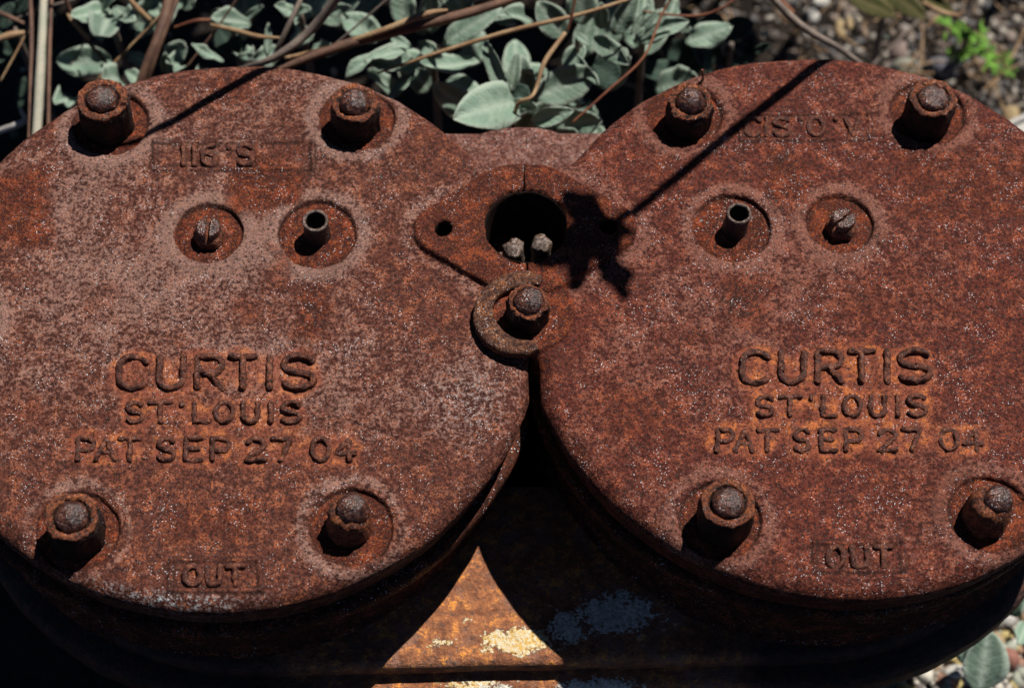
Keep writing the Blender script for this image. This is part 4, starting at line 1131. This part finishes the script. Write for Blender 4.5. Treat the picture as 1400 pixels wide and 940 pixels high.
# bright green weed at the top right
def weed():
    c = at(1325, 60, -205); org = np.array([c[0], c[1], -ZH])
    e = empty("green_weed", org); tag(e, "small bright green weed growing in the dirt at the top right", "weed")
    V, F = tube([np.array([0, 0, 0.0]), np.array([2, 3, 20]), np.array([0, 4, 46])], [.9, .8, .5], 6, 3); mesh("stem", V, F, M_tan, e, (0, 0, 0))
    V, F = tube([np.array([0, 0, 2.0]), at(1352, 95, -225) - org, at(1378, 106, -226) - org], [.8, .8, .6], 6, 4); mesh("stem", V, F, M_tan, e, (0, 0, 0))
    r = random.Random(77); Vs, Fs, rim, vein = [], [], [], []
    spots = [(1298, 40), (1312, 38), (1322, 50), (1330, 60), (1340, 55), (1318, 65), (1335, 72), (1346, 70), (1300, 70), (1350, 82), (1355, 90), (1362, 98), (1376, 80), (1382, 100), (1310, 48), (1326, 44), (1290, 30), (1345, 45), (1358, 84), (1316, 78), (1370, 100)]
    for (x, y) in spots:
        for k in range(8):
            L = r.uniform(3, 7.5); b_ = at(x + r.uniform(-6, 6), y + r.uniform(-6, 6), r.uniform(-238, -200)) - org
            V, F, A = leaf_geo(L, L * r.uniform(.25, .42), r.uniform(5, 30), r.uniform(-30, 30), .2, r.randint(0, 9999), n=6, m=3, thick=.25)
            M3 = np.array((Matrix.Rotation(r.uniform(0, 6.28), 3, 'Z') @ Matrix.Rotation(r.uniform(-.2, 1.1), 3, 'X')))
            base = len(Vs); Vs += (V @ M3.T + b_).tolist(); Fs += [tuple(base + i for i in f) for f in F]; rim += A['rim'].tolist(); vein += A['vein'].tolist()
    o = mesh("leaves", np.array(Vs), Fs, M_weed, e, (0, 0, 0), True, dict(rim=np.array(rim) * .4, vein=vein, lu=np.zeros(len(rim)), lv=np.zeros(len(rim)))); o["kind"] = "stuff"
weed()

# ------------------------------------------------------------------ gravel, stones, litter
import bmesh
def ico(sub=1):
    bm = bmesh.new(); bmesh.ops.create_icosphere(bm, subdivisions=sub, radius=1.0)
    V = np.array([v.co[:] for v in bm.verts]); F = [tuple(v.index for v in f.verts) for f in bm.faces]; bm.free(); return V, np.array(F)
ICV, ICF = ico(1); ICV2, ICF2 = ico(2)
def gz_at(x, y):
    w = np.exp(-(x ** 2 + y ** 2) / 500.0 ** 2)
    return -ZH + w * (fbm(x, y, 90, 300) * 9 + fbm(x, y, 30, 310) * 4)
def scatter(name, n, region, size, mat, label, cat, seed, flat=(.5, .9), zoff=.2, geo=(ICV, ICF), zrange=None):
    """region: list of (cx,cy,rx,ry) in mm"""
    r = np.random.RandomState(seed); Vs, Fs = [], []; base = 0
    bv, bf = geo
    for k in range(n):
        cx, cy, rx, ry = region[r.randint(len(region))]
        x = cx + r.uniform(-rx, rx); y = cy + r.uniform(-ry, ry)
        s = size[0] + (size[1] - size[0]) * r.rand() ** 2.2
        ax = s * np.array([1, r.uniform(.6, .95), r.uniform(*flat)])
        V = bv * (1 + r.uniform(-.34, .34, (len(bv), 1))) * ax
        a = r.uniform(0, 6.28, 3) * np.array([.12, .12, 1]) if zrange is None else r.uniform(0, 6.28, 3)
        M3 = np.array(Matrix.Rotation(a[2], 3, 'Z') @ Matrix.Rotation(a[0], 3, 'X') @ Matrix.Rotation(a[1], 3, 'Y'))
        z = gz_at(np.array(x), np.array(y)) + ax[2] * zoff if zrange is None else r.uniform(*zrange)
        Vs.append(V @ M3.T + np.array([x, y, float(z)])); Fs.append(bf + base); base += len(bv)
    o = mesh(name, np.concatenate(Vs), np.concatenate(Fs), mat, None, (0, 0, 0), False)
    return tag(o, label, cat, None, "stuff")
cr = at(1330, 880, -ZH)
scatter("gravel", 2600, [(cr[0] + 10, cr[1], 75, 80)], (1.4, 6.5), M_pebble, "pale mixed gravel at the lower right corner", "gravel", 1)
tr = at(1320, 90, -ZH)
scatter("dirt_clods", 3000, [(tr[0], tr[1], 100, 80), (tr[0] - 40, tr[1] + 20, 120, 70)], (.9, 4.6), M_pebbled, "dull grey-brown grit and clods at the top right", "grit", 2)
tl = at(300, 20, -ZH); tm = at(1080, 40, -ZH)
scatter("leaf_litter", 420, [(tm[0], tm[1], 130, 70), (tm[0] - 200, tm[1], 130, 70)], (1.2, 4.2), M_litter, "small pale bits of litter lying in the shade behind the heads", "leaf litter", 3, (.15, .35), zrange=(-185, -110))
scatter("leaf_litter", 260, [(tl[0], tl[1], 190, 90)], (1.0, 3.6), M_litter, "small pale bits of litter in the shade behind the left head", "leaf litter", 4, (.15, .35), zrange=(-190, -115))
def straw_litter(name, n, regions, zr, mat, label, seed):
    r = random.Random(seed); Vs, Fs = [], []
    for k in range(n):
        cx, cy, rx, ry = r.choice(regions); L = r.uniform(8, 34) ; a = r.uniform(0, 6.283); el = r.uniform(-.35, .35)
        p = np.array([cx + r.uniform(-rx, rx), cy + r.uniform(-ry, ry), r.uniform(*zr)]); d = np.array([math.cos(a) * math.cos(el), math.sin(a) * math.cos(el), math.sin(el)])
        mid = p + d * L * .5 + np.array([r.uniform(-2, 2), r.uniform(-2, 2), r.uniform(-1, 2)]); rd = r.uniform(.25, .85)
        V, F = tube([p, mid, p + d * L], [rd * .8, rd, rd * .5], 5, k); base = len(Vs)
        Vs += V.tolist(); Fs += [tuple(base + i for i in f) for f in F]
    return tag(mesh(name, np.array(Vs), Fs, mat, None, (0, 0, 0)), label, "straw", None, "stuff")
straw_litter("straw_litter", 170, [(tr[0], tr[1], 100, 70), (tm[0], tm[1], 120, 60)], (-246, -205), M_tan, "short dry straw bits strewn over the dirt at the top right", 5)
straw_litter("straw_litter", 150, [(tl[0], tl[1], 190, 90), (tm[0] - 200, tm[1], 130, 70)], (-170, -100), M_grey, "grey broken straw caught among the leaves behind the left head", 6)
# stones one can pick out
STN = [(1312, 842, 9, (1.2, .8, .7), "yellowish stone touching the compressor's dark side at the lower right", 0), (1380, 900, 9, (1, .9, .9), "rounded red and grey stone right of the broad sage leaves", 1), (1378, 846, 7, (.9, 1, .8), "white stone behind the lower right sage leaves", 2),
       (1306, 918, 8, (1.1, .8, .7), "white stone at the bottom edge left of the sage leaves", 2), (1392, 196, 16, (1.2, 1, .7), "bright pale stone under the bleached twig at the right edge", 2), (1380, 158, 9, (.8, 1, .8), "tan stone just above the bleached twig", 0),
       (1228, 70, 8, (.9, 1.1, .9), "pinkish lump of dirt behind the right head's upper right nut", 3), (1240, 92, 9, (1.2, .9, .8), "greenish grey clod touching the right head's back rim", 4), (1292, 92, 11, (1.3, .8, .7), "bluish grey stone behind the upper right nut", 5),
       (1112, 22, 5, (.8, 1.3, .6), "white oblong stone beside the jointed grey stalk", 2), (1122, 4, 6, (1.2, .7, .6), "small white stone at the top edge near the jointed stalk", 2), (1150, 40, 5.5, (.5, 1.7, .4), "long tan chip behind the right head", 0), (1162, 32, 4.5, (.5, 1.4, .4), "short tan chip next to the long tan chip", 0)]
cols = [(.45, .33, .17), (.36, .15, .11), (.62, .60, .55), (.34, .25, .22), (.30, .30, .24), (.17, .17, .20)]
smats = [pebble_material("stone_%d" % i, [c, tuple(x * .85 for x in c)]) for i, c in enumerate(cols)]
for k, (px, py, s, ax, lab, ci) in enumerate(STN):
    s = s * (.62 if py > 300 else .8)
    zz = -ZH + s * .45
    if py < 100 and px < 1200: zz = -215
    p = at(px, py, zz)
    V = jitter(ICV2 * np.array(ax) * s, s * .34, s * 1.1, k + 5); V = jitter(V, s * .10, s * .35, k + 55)
    tag(mesh("stone", V, [tuple(f) for f in ICF2.tolist()], smats[ci], None, tuple(p)), lab, "stone", "stones lying on the ground")
